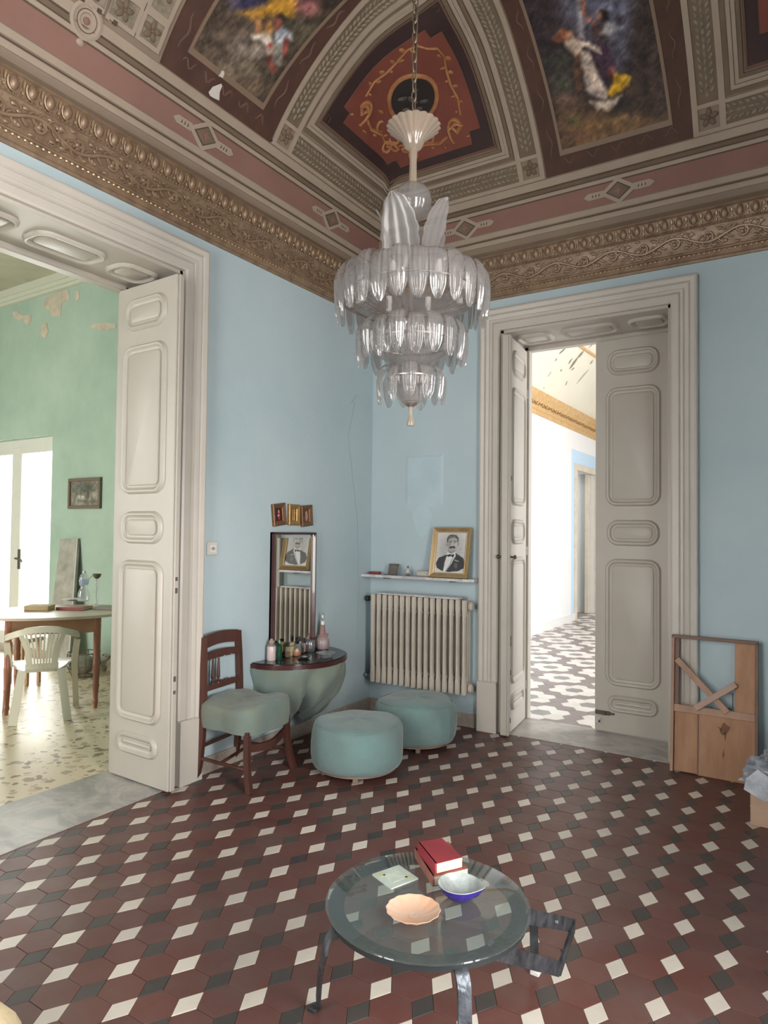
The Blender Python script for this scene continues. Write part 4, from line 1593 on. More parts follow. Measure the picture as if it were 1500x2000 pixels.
def hall_vault_hit(px, py):
    d = ray(px, py)
    t = np.linspace(4, 16, 6000)
    P = CAM[:, None] + d[:, None] * t
    u = np.clip(P[0] - HX, 0, 2.4)
    z = 3.3 + 1.45 * np.sqrt(np.maximum(1 - (1 - u / 2.4) ** 2, 0))
    k = np.argmax((P[2] > z) | (P[0] < HX))
    return P[:, k] * .997 + CAM * .003


for x0, y0, x1, y1, w in ((1105, 680, 1092, 692, 4), (1140, 686, 1128, 700, 7), (1130, 697, 1112, 722, 6), (1118, 700, 1110, 712, 3), (1122, 718, 1116, 724, 3), (1150, 722, 1126, 750, 2.5), (1088, 700, 1084, 706, 2.5), (1098, 722, 1094, 725, 4),
                          (1063, 755, 1061, 762, 3), (1077, 726, 1070, 736, 1.5), (1160, 670, 1150, 680, 2), (1037, 690, 1030, 706, 2.5), (1108, 745, 1105, 753, 2), (1158, 704, 1153, 712, 3)):
    a, c = hall_vault_hit(x0, y0), hall_vault_hit(x1, y1)
    m = MB()
    mid = (a + c) / 2
    m.tube([a, a * .6 + c * .4, a * .3 + c * .7, c], [.003, w * .0026, w * .0022, .002], 6)
    m.build('flaked_mark', M_FLK, ceil_hall)
# gilded fillet on the vault
ga, gb = hall_vault_hit(1130, 674), hall_vault_hit(1166, 698)
MB().tube([ga + (ga - gb) * 2, ga, gb, gb + (gb - ga) * 2], .022, 8).build('gilt_fillet', M_GILT2, ceil_hall)

# hexagon floor with white flowers
M_HP = mat_tile('mauve_hall_tile', (.215, .165, .162), (.185, .145, .142), (.29, .245, .24), .32)
M_HW = mat_tile('white_hall_tile', (.74, .70, .66), (.66, .62, .58), (.6, .56, .53), .3)
M_HG = mat_tile('grey_hall_tile', (.24, .22, .21), (.20, .185, .18), (.3, .27, .26), .3)
floor_hall = struct(MB().box(HX - 1.8, 4.9, .48, 8.5, -.12, -.004).build('floor_hall', mat('hall_grout', (.3, .25, .24), .8), smooth=0))
HH = .1585
hs = HH / math.sqrt(3)
hx6 = [(hs * math.cos(PI / 3 * k), hs * math.sin(PI / 3 * k)) for k in range(6)]
HT = {'mauve_hexagon_tile': tile_mesh('mauve_hexagon_tile', hx6, M_HP), 'white_hexagon_tile': tile_mesh('white_hexagon_tile', hx6, M_HW), 'grey_hexagon_tile': tile_mesh('grey_hexagon_tile', hx6, M_HG)}
hsp = {k: [] for k in HT}
for i in range(-30, 40):
    for j in range(-40, 75):
        x = .964 + i * 1.5 * hs
        y = 2.143 + j * HH + (HH / 2 if i % 2 else 0)
        if not (HX - .05 < x < 3.2 and .47 < y < 8.3):
            continue
        # distance to the nearest flower centre (lattice of 12 tiles)
        best = 9
        A = (2 * math.sqrt(3) * HH, 0.0)
        B = (math.sqrt(3) * HH, 3 * HH)
        qx, qy = x - .964, y - 2.143
        n2 = round(qy / B[1])
        for m2 in (n2 - 1, n2, n2 + 1):
            m1 = round((qx - m2 * B[0]) / A[0])
            for mm in (m1 - 1, m1, m1 + 1):
                best = min(best, math.hypot(qx - mm * A[0] - m2 * B[0], qy - m2 * B[1]))
        k = 'grey_hexagon_tile' if best < .05 else ('white_hexagon_tile' if best < HH * 1.1 else 'mauve_hexagon_tile')
        hsp[k].append((x, y))


def in_view(pts):
    P = np.array([(x, y, 0) for x, y in pts])
    px = proj(P)
    return [p for p, q in zip(pts, px) if 960 < q[0] < 1240]


place_tiles({k: in_view(v) for k, v in hsp.items()}, HT, floor_hall, limit=220)
rest = {k: [p for p in v if p not in set(in_view(v))] for k, v in hsp.items()}
place_tiles(rest, HT, floor_hall, limit=0)

# ================================================================== FURNITURE
M_WOOD = mat('red_brown_wood', (0.088, 0.032, 0.024), 0.38, var=0.35, vscale=9, stretch=(1, 1, .15), coat=.1)
M_TEAL = mat('faded_teal_velvet', (0.150, 0.250, 0.240), 0.9, var=0.28, vscale=4.5, col2=(0.140, 0.195, 0.188), bump=.25, bscale=90, sheen=.3)
M_SAGE = mat('faded_sage_cover', (0.130, 0.185, 0.180), 0.9, var=0.5, vscale=3.0, col2=(0.175, 0.195, 0.150), bump=.25, bscale=60, sheen=.2)


def wobble(p, s, a, seed=0.0):
    x, y, z = p
    return a * (math.sin(x * s * 1.3 + seed) * math.cos(y * s * 1.7 + 2 * seed) + .6 * math.sin(z * s * 2.1 + x * s + seed))


# ---- wooden chair with a slip-covered seat
ch = thing('wooden_chair', 'dark red wooden chair with carved back rails and a faded green seat cover', 'chair', (.222, -1.725, 0), math.radians(7.5))
for sy in (-1, 1):
    b = MB()
    pts = [(-.205, sy * .185, 0), (-.185, sy * .182, .12), (-.172, sy * .180, .26), (-.168, sy * .179, .42), (-.170, sy * .176, .55), (-.176, sy * .172, .70), (-.185, sy * .168, .845)]
    b.bar(pts, .030, .034, (0, 1, 0))
    b.build('back_post', M_WOOD, ch, smooth=20)
    b = MB()
    pts = [(.215, sy * .232, 0), (.190, sy * .220, .09), (.176, sy * .208, .20), (.172, sy * .204, .30), (.170, sy * .202, .335)]
    b.bar(pts, .032, .032, (0, 1, 0))
    b.build('leg', M_WOOD, ch, smooth=20)
    MB().tube([(-.185, sy * .183, .13), (.184, sy * .218, .125)], .011, 8).build('stretcher', M_WOOD, ch)
MB().tube([(-.173, -.18, .20), (-.173, .18, .20)], .011, 8).build('stretcher', M_WOOD, ch)
b = MB()
b.bar([(.178 + .012 * math.cos(t * PI), y, .215 + .03 * (t * t)) for t, y in [(abs(k) / 6, k / 6 * .212) for k in range(-6, 7)]], .045, .018, (0, 0, 1))
b.build('front_stretcher', M_WOOD, ch)
MB().tube([(-.02, -.2, .128), (.0, .0, .16), (-.02, .2, .128)], .010, 8).build('stretcher', M_WOOD, ch)


def rail(name, z0, z1, x, notch, yw, M_=M_WOOD):
    """carved cross rail: scalloped lower/upper edge"""
    n = 40
    top, bot = [], []
    for i in range(n + 1):
        t = i / n
        y = -yw + 2 * yw * t
        k = 0.0
        if notch:
            k = .016 * max(0, math.sin(t * PI * 1)) ** .5 * (1 if abs(math.sin(t * PI * 5)) > .55 else .35)
        bow = .012 * math.sin(t * PI)
        if notch >= 0:
            top.append((y, z1 + bow))
            bot.append((y, z0 + bow - k))
        else:
            top.append((y, z1 + k * 1.0))
            bot.append((y, z0 - .004 * math.sin(t * PI)))
    b = MB()
    vs = []
    for (yy, zz), (yb, zb) in zip(top, bot):
        cx = x - .012 * math.sin((yy + yw) / (2 * yw) * PI)
        vs += [(cx - .009, yy, zz), (cx + .009, yy, zz), (cx + .009, yb, zb), (cx - .009, yb, zb)]
    fs = []
    for i in range(n):
        for k in range(4):
            fs.append((i * 4 + k, i * 4 + (k + 1) % 4, (i + 1) * 4 + (k + 1) % 4, (i + 1) * 4 + k))
    fs += [(0, 1, 2, 3), tuple(n * 4 + k for k in (3, 2, 1, 0))]
    b.add(vs, fs)
    return b.build(name, M_, ch, smooth=30)


rail('top_rail', .775, .852, -.182, 0, .160)
rail('back_rail', .708, .742, -.174, 1, .160)
rail('back_rail', .520, .545, -.170, -1, .160)
for y in (-.085, -.030):
    MB().lathe([(.006, 0), (.010, .008), (.007, .018), (.012, .028), (.007, .038), (.011, .048), (.011, .062), (.0065, .155), (.006, .172)], 10, T(-.178, y, .538)).build('spindle', M_WOOD, ch)
# seat cover: skirted cushion with creases
b = MB()
NA = 64


def seat_r(a, k=1.0):
    c, s = math.cos(a), math.sin(a)
    hw = (.205 if c < 0 else .205 + .045 * c)
    n = 5.0
    return (abs(c / .205) ** n + abs(s / hw) ** n) ** (-1 / n)


prof = [(1.02, .318), (1.035, .36), (1.04, .41), (1.03, .448), (1.0, .462), (.93, .470), (.8, .474), (.6, .472), (.4, .468), (.2, .466)]
vs = []
for j, (k, z) in enumerate(prof):
    for i in range(NA):
        a = 2 * PI * i / NA
        r = seat_r(a) * k
        x, y = r * math.cos(a), r * math.sin(a)
        dz = wobble((x, y, z), 22, .005 if j > 3 else .001, 1.3) + (.010 * math.cos(2 * a) if j > 3 else 0)
        rr = 1 + (.010 * math.sin(9 * a + j) if j < 3 else 0)
        vs.append((x * rr, y * rr, z + dz - (.020 * max(0, math.cos(a - .5)) if j in (0,) else 0)))
vs.append((0, 0, .464))
fs = [(j * NA + i, j * NA + (i + 1) % NA, (j + 1) * NA + (i + 1) % NA, (j + 1) * NA + i) for j in range(len(prof) - 1) for i in range(NA)]
fs += [((len(prof) - 1) * NA + i, (len(prof) - 1) * NA + (i + 1) % NA, len(vs) - 1) for i in range(NA)]
b.add(vs, fs)
o = b.build('seat_cover', M_SAGE, ch, smooth=60)
o['label'] = 'faded green fabric seat cover with yellowed stains'

# ---- poufs
def pouf(cx, cy, label, seed, seam):
    p = thing('pouf', label, 'pouf', (cx, cy, 0), seed)
    b = MB()
    prof = [(.235, .048), (.268, .052), (.281, .075), (.288, .12), (.289, .18), (.286, .24), (.280, .275), (.266, .300), (.24, .315), (.19, .322), (.12, .326), (.05, .328)]
    n = 72
    vs = []
    for j, (r, z) in enumerate(prof):
        for i in range(n):
            a = 2 * PI * i / n
            fold = .0
            if 2 <= j <= 8:
                for fa, w, d in ((2.2 + seed, .05, .010), (2.45 + seed, .06, .008), (4.9, .05, .006)):
                    dd = (a - fa + PI) % (2 * PI) - PI
                    fold -= d * math.exp(-(dd / w) ** 2)
            rr = r + fold + .004 * math.sin(3 * a + seed) + .003 * math.sin(7 * a + z * 20 + seed)
            zz = z + (.006 * math.sin(2 * a + seed) + .003 * math.sin(5 * a + r * 20) if j > 6 else .004 * math.sin(3 * a + seed))
            vs.append((rr * math.cos(a), rr * math.sin(a), zz))
    vs.append((0, 0, .328))
    fs = [(j * n + i, j * n + (i + 1) % n, (j + 1) * n + (i + 1) % n, (j + 1) * n + i) for j in range(len(prof) - 1) for i in range(n)]
    fs += [((len(prof) - 1) * n + i, (len(prof) - 1) * n + (i + 1) % n, len(vs) - 1) for i in range(n)]
    fs.append(tuple(range(n - 1, -1, -1)))
    b.add(vs, fs)
    cov = b.build('velvet_cover', M_TEAL, p, smooth=70)
    s = MB()
    s.tube([((.262 + .004 * math.sin(3 * a + seed)) * math.cos(a), (.262 + .004 * math.sin(3 * a + seed)) * math.sin(a), .304 + .006 * math.sin(2 * a + seed)) for a in np.linspace(0, 2 * PI, 73)[:-1]], .0045, 5, closed=True)
    s.build('seam', M_TEAL, cov)
    bb_ = MB().lathe([(.24, .030), (.250, .033), (.250, .050), (.24, .052)], 40).build('base_board', mat('raw_wood_base', (.24, .17, .13), .7, var=.3, vscale=12), p)
    for a in (-1.0, -2.2, .6, 2.1):
        M = T(.215 * math.cos(a - seed), .215 * math.sin(a - seed), 0) @ RZ(a - seed)
        MB().bevbox(-.016, .016, -.016, .016, 0, .034, .003, M).build('foot', MATS['raw_wood_base'], bb_)
    return p


pouf(.745, -1.269, 'round teal velvet pouf standing in front of the wall vanity', .4, 0)
pouf(.783, -.583, 'round teal velvet pouf standing under the radiator', 1.9, 0)

# ---- wall vanity: half-moon shelf with a gathered cloth
VY, VR, VZT = -1.03, .395, .612
va = thing('wall_vanity', 'half-moon dark wood dressing shelf with gathered green cloth on the blue wall', 'shelf', (0, VY, 0))
half = [(0.002, -VR - .02)] + [(VR * math.cos(a) * 1.0, (VR + .02) * math.sin(a)) for a in np.linspace(-PI / 2, PI / 2, 41)[1:-1]] + [(0.002, VR + .02)]
M_MAHO = mat('dark_mahogany', (0.060, 0.014, 0.014), .28, var=.3, vscale=7, coat=.3)
M_BLKGLS = mat('black_glass_top', (0.018, 0.018, 0.020), .12)
MB().prism(half, .575, .606).build('shelf_rim', M_MAHO, va, smooth=30)
MB().prism([(x * .965 + .002, y * .965) for x, y in half], .604, VZT).build('glass_top', M_BLKGLS, va, smooth=30)
b = MB()


def skirt(u, v):
    th = -PI / 2 + PI * u
    g = th + .50
    ag = abs(g)
    edge = max(math.cos(th), 0.0)
    hgt = .25 + .17 * edge ** .45 - .085 * math.exp(-(g / .20) ** 2)
    z = .578 - hgt * v
    k = 1 - .66 * v ** 2.6 * (.35 + .65 * edge)
    fold = .032 * math.sin(9.5 * ag / (1.34 - v) - .8) * v ** .8 * math.exp(-ag / .7)
    fold -= .05 * math.exp(-(g / .09) ** 2) * v ** 1.2
    fold += .012 * math.sin(7 * th + 8 * v) * (1 - .5 * v)
    fold += .010 * math.sin(19 * th + 3 * v) * v
    r = (VR - .008) * k + fold
    return (max(r * math.cos(th), .003), (r + .02) * math.sin(th), z)


b.grid(skirt, 120, 34)
o = b.build('gathered_cloth', M_SAGE, va, smooth=80)
o['label'] = 'green cloth skirt gathered in the middle'

# ---- mirror above it
mr = thing('wall_mirror', 'narrow upright mirror in a dark red frame above the wall vanity', 'mirror', (0, 0, 0))
m0, m1, mz0, mz1 = -1.268, -.806, .614, 1.480
M_MIR = bpy.data.materials.new('old_mirror_glass')
M_MIR.use_nodes = True
_b = M_MIR.node_tree.nodes['Principled BSDF']
_b.inputs['Base Color'].default_value = (.78, .78, .74, 1)
_b.inputs['Metallic'].default_value = 1
_b.inputs['Roughness'].default_value = .02
MB().box(.001, .016, m0, m1, mz0, mz1).build('back_board', M_MAHO, mr, smooth=0)
for bx in ((.0, .045, m0, m0 + .012, mz0, mz1), (.0, .045, m1 - .012, m1, mz0, mz1), (.0, .045, m0, m1, mz1 - .012, mz1), (.0, .045, m0, m1, mz0, mz0 + .012)):
    MB().bevbox(*bx, .002).build('frame', M_MAHO, mr)
gb = MB()
i0, i1, j0, j1, bv = m0 + .012, m1 - .012, mz0 + .012, mz1 - .012, .028
vs = [(.020, i0, j0), (.020, i1, j0), (.020, i1, j1), (.020, i0, j1), (.024, i0 + bv, j0 + bv), (.024, i1 - bv, j0 + bv), (.024, i1 - bv, j1 - bv), (.024, i0 + bv, j1 - bv)]
gb.add(vs, [(0, 1, 5, 4), (1, 2, 6, 5), (2, 3, 7, 6), (3, 0, 4, 7), (4, 5, 6, 7)])
gb.build('mirror_glass', M_MIR, mr, smooth=0)

# ---- three little gilt frames
M_GFR = mat('polished_gilt_frame', (0.46, 0.28, 0.10), .35, metal=.6, var=.3, vscale=30)
M_GFRD = mat('brown_gilt_frame', (0.22, 0.11, 0.05), .4, metal=.35, var=.4, vscale=60)
M_PRINT = mat_attr('small_print', .5)


def small_frame(yc, zc, w, h, tilt, label, mfr, ops, base, seed):
    t = thing('small_gilt_frame', label, 'picture frame', (0.0, yc, zc), 0, 'little gilt frames above the mirror')
    M = RX(tilt)
    prof = [(0, .0), (0, .018), (.006, .022), (.012, .020), (.030, .012), (.034, .008)]
    names = ('frame_rail',) * 4
    o4 = []
    for ins, x in prof:
        o4.append([(x, -w / 2 + ins, -h / 2 + ins), (x, w / 2 - ins, -h / 2 + ins), (x, w / 2 - ins, h / 2 - ins), (x, -w / 2 + ins, h / 2 - ins)])
    for k in range(4):
        b = MB()
        vs = [p for lp in o4 for p in (lp[k], lp[(k + 1) % 4])]
        b.add(vs, [(i * 2, i * 2 + 1, i * 2 + 3, i * 2 + 2) for i in range(len(prof) - 1)], M)
        b.build('frame_rail', mfr, t, smooth=0)
    n = 24
    iw, ih = w / 2 - .034, h / 2 - .034
    V, PX = [], []
    for j in range(n + 1):
        for i in range(n + 1):
            V.append(M @ Vector((.009, -iw + 2 * iw * i / n, -ih + 2 * ih * j / n)))
            PX.append((i / n * 10, (1 - j / n) * 10))
    colr = paint(np.array(PX), base, ops, .2, 2, seed)
    paint_mesh('print', V, [(j * (n + 1) + i, j * (n + 1) + i + 1, (j + 1) * (n + 1) + i + 1, (j + 1) * (n + 1) + i) for j in range(n) for i in range(n)], lin255(colr), M_PRINT, t)


small_frame(-1.191, 1.604, .135, .155, .13, 'small tilted gilt frame with a red-robed figure over the mirror', M_GFRD, [('e', 5, 6, 2, 3.5, (150, 40, 60), .6), ('e', 5, 2.6, 1.1, 1.3, (190, 140, 120), .5), ('l', [(3, 6), (5, 5.5)], 1, (210, 190, 190), .5)], (60, 30, 24), 2)
small_frame(-1.030, 1.606, .125, .150, .0, 'small plain polished gilt frame, middle one over the mirror', M_GFR, [('l', [(3, 0), (3, 10)], 1, (200, 170, 130), .5), ('l', [(6, 0), (6, 10)], 1.4, (220, 170, 90), .5)], (120, 80, 50), 4)
small_frame(-.886, 1.603, .130, .155, .10, 'small tilted gilt frame with a pale brown figure over the mirror', M_GFRD, [('e', 5, 5.5, 2.6, 4, (170, 130, 110), .8), ('e', 5, 2.6, 1.2, 1.4, (190, 150, 130), .5)], (90, 60, 46), 6)

# ---- switch and sockets
M_PLASTIC = mat('ivory_switch_plastic', (.62, .58, .52), .35)
M_GREYP = mat('grey_dial', (.28, .28, .28), .4)
sw_ = thing('light_switch', 'square ivory light switch with grey centre on the blue wall', 'switch', (0, -1.808, 1.377))
MB().bevbox(0, .011, -.042, .042, -.042, .042, .004).build('plate', M_PLASTIC, sw_)
ip_ = MB().bevbox(.010, .014, -.026, .026, -.026, .026, .002).build('inner_plate', mat('white_switch_plastic', (.7, .68, .64), .3), sw_)
MB().lathe([(.010, .013), (.010, .019), (.004, .02), (0, .02)], 12, RY(PI / 2)).build('dial', M_GREYP, ip_)
for yy in (-.02, .02):
    MB().ball((.014, yy, 0), (.002, .003, .003), 8, 4).build('screw', M_GREYP, sw_)
so = thing('wall_socket', 'ivory three-pin wall socket behind the wooden chair', 'socket', (0, -1.848, .424))
MB().bevbox(0, .012, -.048, .048, -.042, .042, .004).build('plate', M_PLASTIC, so)
for k in (-1, 0, 1):
    MB().box(.0119, .0128, -.004, .004, k * .02 - .004, k * .02 + .004).build('pin_hole', M_CHIP, so, smooth=0)
so = thing('wall_socket', 'blue-painted socket box on the wall behind the leaning wooden panel', 'socket', (2.697, 0, .455))
MB().bevbox(-.04, .04, -.012, 0, -.05, .05, .004).build('plate', M_BLUE, so)
MB().tube([(-.036, -.012, -.046), (.036, -.012, -.046), (.036, -.012, .046), (-.036, -.012, .046)], .002, 4, closed=True).build('plate_rim', M_CRACK, so)

# ---- radiator
M_RAD = mat('cream_radiator_enamel', (0.56, 0.50, 0.42), .38, var=.12, vscale=8)
ra = thing('radiator', 'cream cast iron column radiator hung on the blue wall', 'radiator', (0, 0, 0))
R0, R1, RZ0, RZ1, NS = .102, .975, .275, .982, 16
pw = (R1 - R0) / NS


def rad_section():
    b = MB()
    h = RZ1 - RZ0
    # front column: flat paddle that narrows between the hubs
    pr = [(-.0180, 0), (.0180, 0), (.0205, .03), (.0205, .065), (.0140, .135), (.0118, .18), (.0118, h - .18), (.0140, h - .135), (.0205, h - .065), (.0205, h - .03), (.0180, h), (-.0180, h)]
    pr = pr + [(-x, z) for x, z in pr[9:1:-1]]
    for (k, yy) in ((.55, -.172), (1, -.160), (1, -.140), (.7, -.132)):
        b.v += [(x * k, yy, z) for x, z in pr]
    n = len(pr)
    for j in range(3):
        b.f += [(j * n + i, j * n + (i + 1) % n, (j + 1) * n + (i + 1) % n, (j + 1) * n + i) for i in range(n)]
    b.f.append(tuple(range(n)))
    for yy in (-.105, -.07):
        b.tube([(0, yy, .03), (0, yy, h - .03)], .0105, 8)
    for z in (.045, h - .045):
        b.bevbox(-.0225, .0225, -.128, -.06, z - .04, z + .04, .012)
    for z in (.115, h - .115):
        b.ball((.012, -.135, z), (.008, .012, .013), 6, 4)
    return b.mesh('column', M_RAD)


rad_me = rad_section()
for i in range(NS):
    link('column', rad_me, ra, (R0 + (i + .5) * pw, 0, RZ0))
for z in (RZ0 + .045, RZ1 - .045):
    MB().tube([(R0, -.10, z), (R1 + .004, -.10, z)], .02, 12).build('header_pipe', M_RAD, ra)
    MB().lathe([(.033, 0), (.036, .012), (.028, .016), (.026, .024), (.018, .026), (.0, .026)], 20, T(R1, -.115, z) @ RY(PI / 2)).build('end_plug', M_RAD, ra)
M_VALVE = mat('black_valve_knob', (.015, .02, .026), .35)
v = MB()
v.tube([(R0, -.10, RZ1 - .045), (.06, -.10, RZ1 - .045)], .012, 8)
v.tube([(.06, -.10, RZ1 - .045), (.06, -.003, RZ1 - .045)], .010, 8)
v.build('valve_pipe', M_IRONB, ra)
MB().lathe([(.0, 0), (.020, 0), (.024, .01), (.024, .03), (.016, .038), (.0, .038)], 14, T(.055, -.10, RZ1 - .045) @ RY(-PI / 2)).build('valve_knob', M_VALVE, ra)
v = MB()
v.tube([(R0, -.10, RZ0 + .045), (.05, -.10, RZ0 + .03), (.03, -.10, RZ0 + .03)], .012, 8)
v.tube([(.04, -.10, RZ0 + .03), (.04, -.003, RZ0 + .03)], .010, 8)
v.ball((.03, -.10, RZ0 + .03), .018, 8, 6)
v.build('return_valve', mat('grey_valve_metal', (.20, .24, .25), .4, metal=.5), ra)
rs = tag(MB().bevbox(.165, .905, -.165, -.035, RZ1 + .001, RZ1 + .016, .003).build('radiator_slab', M_MARBLE_W), 'thin pale marble slab lying on top of the radiator', 'slab')

# ---- marble shelf with small things
SHZ = 1.139
sh_ = thing('wall_shelf', 'long pale marble shelf on the wall over the radiator', 'shelf')
MB().prism([(.004, -.003), (.004, -.155), (.93, -.155), (1.004, -.11), (1.004, -.003)][::-1], SHZ - .020, SHZ).build('marble_slab', M_MARBLE_W, sh_, smooth=0)
for x in (.2, .8):
    MB().tube([(x, 0, SHZ - .03), (x, -.11, SHZ - .026)], .006, 6).build('bracket', M_IRONB, sh_)
rb = thing('red_box', 'small flat red cardboard box lying on the marble shelf', 'box', (.092, -.082, SHZ))
MB().bevbox(-.046, .046, -.026, .026, 0, .020, .002, RZ(.08)).build('lid', mat('faded_red_card', (.26, .055, .045), .7, var=.3, vscale=20), rb)
MB().bevbox(-.043, .043, -.0275, -.024, .003, .014, .001, RZ(.08)).build('side_label', mat('dark_red_card', (.16, .03, .03), .7), rb)
pf = thing('photo_stand', 'small dark wooden photo stand on the marble shelf', 'picture frame', (.270, -.085, SHZ))
b = MB()
Mp = RX(-.28)
for bx in ((-.046, .046, -.008, 0, .0, .014), (-.046, .046, -.008, 0, .078, .092), (-.046, -.030, -.008, 0, .0, .092), (.030, .046, -.008, 0, 0, .092)):
    b.bevbox(*bx, .002, Mp)
M_DGW = mat('dark_grey_wood', (.13, .11, .10), .6)
b.build('frame', M_DGW, pf)
MB().box(-.03, .03, -.004, -.002, .014, .078, Mp).build('photo', mat('faded_photo', (.20, .17, .15), .5, var=.6, vscale=50), pf, smooth=0)
MB().bevbox(-.06, .02, -.05, -.02, 0, .005, .001).build('base', M_DGW, pf)
fg = thing('figurine', 'tiny white figurine with a dark head and foot on the shelf', 'figurine', (.412, -.085, SHZ))
MB().lathe([(.019, 0), (.020, .008), (.012, .014), (.010, .018)], 12).build('foot', M_DGW, fg)
MB().lathe([(.010, .016), (.020, .026), (.022, .038), (.016, .052), (.008, .060)], 12).build('body', mat('white_china', (.6, .57, .54), .3, var=.4, vscale=60), fg)
MB().ball((0, 0, .070), (.009, .009, .011), 8, 6).build('head', M_DGW, fg)
sb = thing('shelf_carton', 'low pale box lying beside the portrait on the shelf', 'box', (.575, -.066, SHZ))
MB().bevbox(-.085, .085, -.028, .028, 0, .046, .008).build('carton', mat('dusty_ivory_card', (.50, .48, .42), .7, var=.15, vscale=20), sb)
MB().box(-.055, -.052, -.0285, .0285, .0, .0465).build('tape', mat('yellowed_tape', (.42, .36, .24), .6), sb, smooth=0)

# ---- portrait in a gilt frame
pt = thing('portrait', 'large gilt-framed black and white portrait of a moustached man in bow tie', 'portrait', (.788, -.105, SHZ))
pw_, ph_ = .330, .395
lean = math.radians(-11.5)
Mr = RX(lean)
prof = [(0, 0), (0, -.026), (.005, -.032), (.010, -.029), (.030, -.017), (.033, -.020), (.038, -.018), (.040, -.006)]
M_PFR = mat('gold_portrait_frame', (.43, .305, .165), .32, metal=.4, var=.25, vscale=12, stretch=(1, 1, .2))
M_PFR2 = mat('bright_gold_edge', (.60, .42, .20), .26, metal=.55)
lps = [[(-pw_ / 2 + i, y, i), (pw_ / 2 - i, y, i), (pw_ / 2 - i, y, ph_ - i), (-pw_ / 2 + i, y, ph_ - i)] for i, y in prof]
for k in range(4):
    for a, c, mm, nm in ((0, 4, M_PFR2, 'outer_moulding'), (3, 5, M_PFR, 'frame_rail'), (4, 8, M_PFR2, 'slip')):
        b = MB()
        sub = lps[a:c] if nm != 'frame_rail' else lps[3:5]
        vs = [p for lp in sub for p in (lp[k], lp[(k + 1) % 4])]
        b.add(vs, [(i * 2, i * 2 + 1, i * 2 + 3, i * 2 + 2) for i in range(len(sub) - 1)], Mr)
        b.build(nm, mm, pt, smooth=0)
MB().box(-pw_ / 2 + .002, pw_ / 2 - .002, -.005, .004, .002, ph_ - .002, Mr).build('back_board', M_DGW, pt, smooth=0)
n, n2 = 90, 116
iw, ih0, ih1 = pw_ / 2 - .038, .038, ph_ - .038
V, PX = [], []
for j in range(n2 + 1):
    for i in range(n + 1):
        V.append(Mr @ Vector((-iw + 2 * iw * i / n, -.0075, ih0 + (ih1 - ih0) * j / n2)))
        PX.append((i / n * 300, (1 - j / n2) * 425))
PX = np.array(PX)
dk, skin = (62, 62, 64), (168, 164, 160)
PO = [('e', 150, 190, 130, 190, (176, 174, 172), 90), ('p', [(8, 330), (30, 270), (105, 235), (200, 215), (285, 268), (300, 320), (295, 370), (240, 400), (150, 415), (70, 402), (22, 375)], dk, 6),
      ('p', [(100, 260), (90, 330), (95, 400), (110, 400), (125, 330), (140, 255)], (80, 80, 82), 8),
      ('p', [(110, 255), (190, 200), (205, 240), (160, 340), (120, 410), (90, 408), (98, 320)], (214, 212, 210), 5), ('p', [(120, 200), (195, 185), (200, 225), (135, 248), (112, 235)], (212, 210, 208), 5),
      ('p', [(118, 238), (145, 228), (160, 235), (188, 226), (180, 262), (158, 246), (128, 258)], (40, 40, 42), 4),
      ('p', [(120, 160), (190, 150), (195, 200), (160, 225), (125, 212)], (140, 137, 134), 6),
      ('e', 158, 118, 55, 78, skin, 6), ('e', 103, 130, 8, 20, (140, 136, 132), 5), ('e', 216, 122, 8, 20, (150, 146, 142), 5),
      ('p', [(102, 105), (98, 60), (118, 30), (150, 22), (190, 28), (212, 50), (217, 100), (208, 98), (203, 66), (175, 50), (140, 55), (115, 72), (110, 105)], (66, 65, 66), 5),
      ('p', [(104, 66), (120, 38), (170, 30), (206, 52), (160, 50), (125, 68)], (108, 107, 106), 8),
      ('e', 135, 108, 13, 5, (88, 86, 85), 5), ('e', 184, 104, 13, 5, (88, 86, 85), 5), ('l', [(118, 95), (134, 89), (150, 95)], 6, (84, 82, 80), 4), ('l', [(170, 92), (185, 86), (200, 92)], 6, (84, 82, 80), 4),
      ('p', [(152, 100), (166, 100), (172, 140), (160, 146), (148, 140)], (182, 178, 174), 8), ('l', [(148, 142), (160, 146), (172, 141)], 4, (120, 116, 112), 4),
      ('p', [(126, 160), (142, 146), (160, 149), (180, 144), (198, 156), (188, 166), (162, 160), (138, 170)], (52, 51, 52), 4), ('l', [(148, 172), (176, 170)], 5, (120, 112, 110), 4),
      ('e', 128, 130, 10, 26, (146, 142, 138), 14), ('e', 195, 128, 9, 26, (188, 184, 180), 14), ('l', [(195, 288), (235, 300)], 7, (210, 208, 205), 3),
      ('p', [(200, 310), (230, 330), (225, 380), (195, 360)], (96, 96, 98), 12), ('l', [(182, 250), (150, 340), (118, 408)], 4, (44, 44, 46), 4)]
colr = paint(PX, (206, 203, 200), PO, .05, 14, 5)
paint_mesh('photo_print', V, [(j * (n + 1) + i, j * (n + 1) + i + 1, (j + 1) * (n + 1) + i + 1, (j + 1) * (n + 1) + i) for j in range(n2) for i in range(n)], lin255(colr), mat_attr('portrait_print', .35), pt)

# ---- broken wooden panel leaning at the right of the door
M_PLY = mat('raw_orange_wood', (.40, .215, .120), .65, var=.3, vscale=7, stretch=(2.5, 2.5, .5), col2=(.31, .155, .08))
M_PLY2 = mat('pinkish_raw_wood', (.42, .25, .17), .65, var=.25, vscale=6, stretch=(2, 2, .4))
M_PLYD = mat('brown_edge_wood', (.19, .11, .085), .6, var=.25, vscale=8)
pa = thing('wooden_screen', 'broken wooden cabinet panel with crossed slats leaning beside the door', 'wooden panel', (2.393, -.150, 0))
tl = RX(-math.atan2(.075, .84))


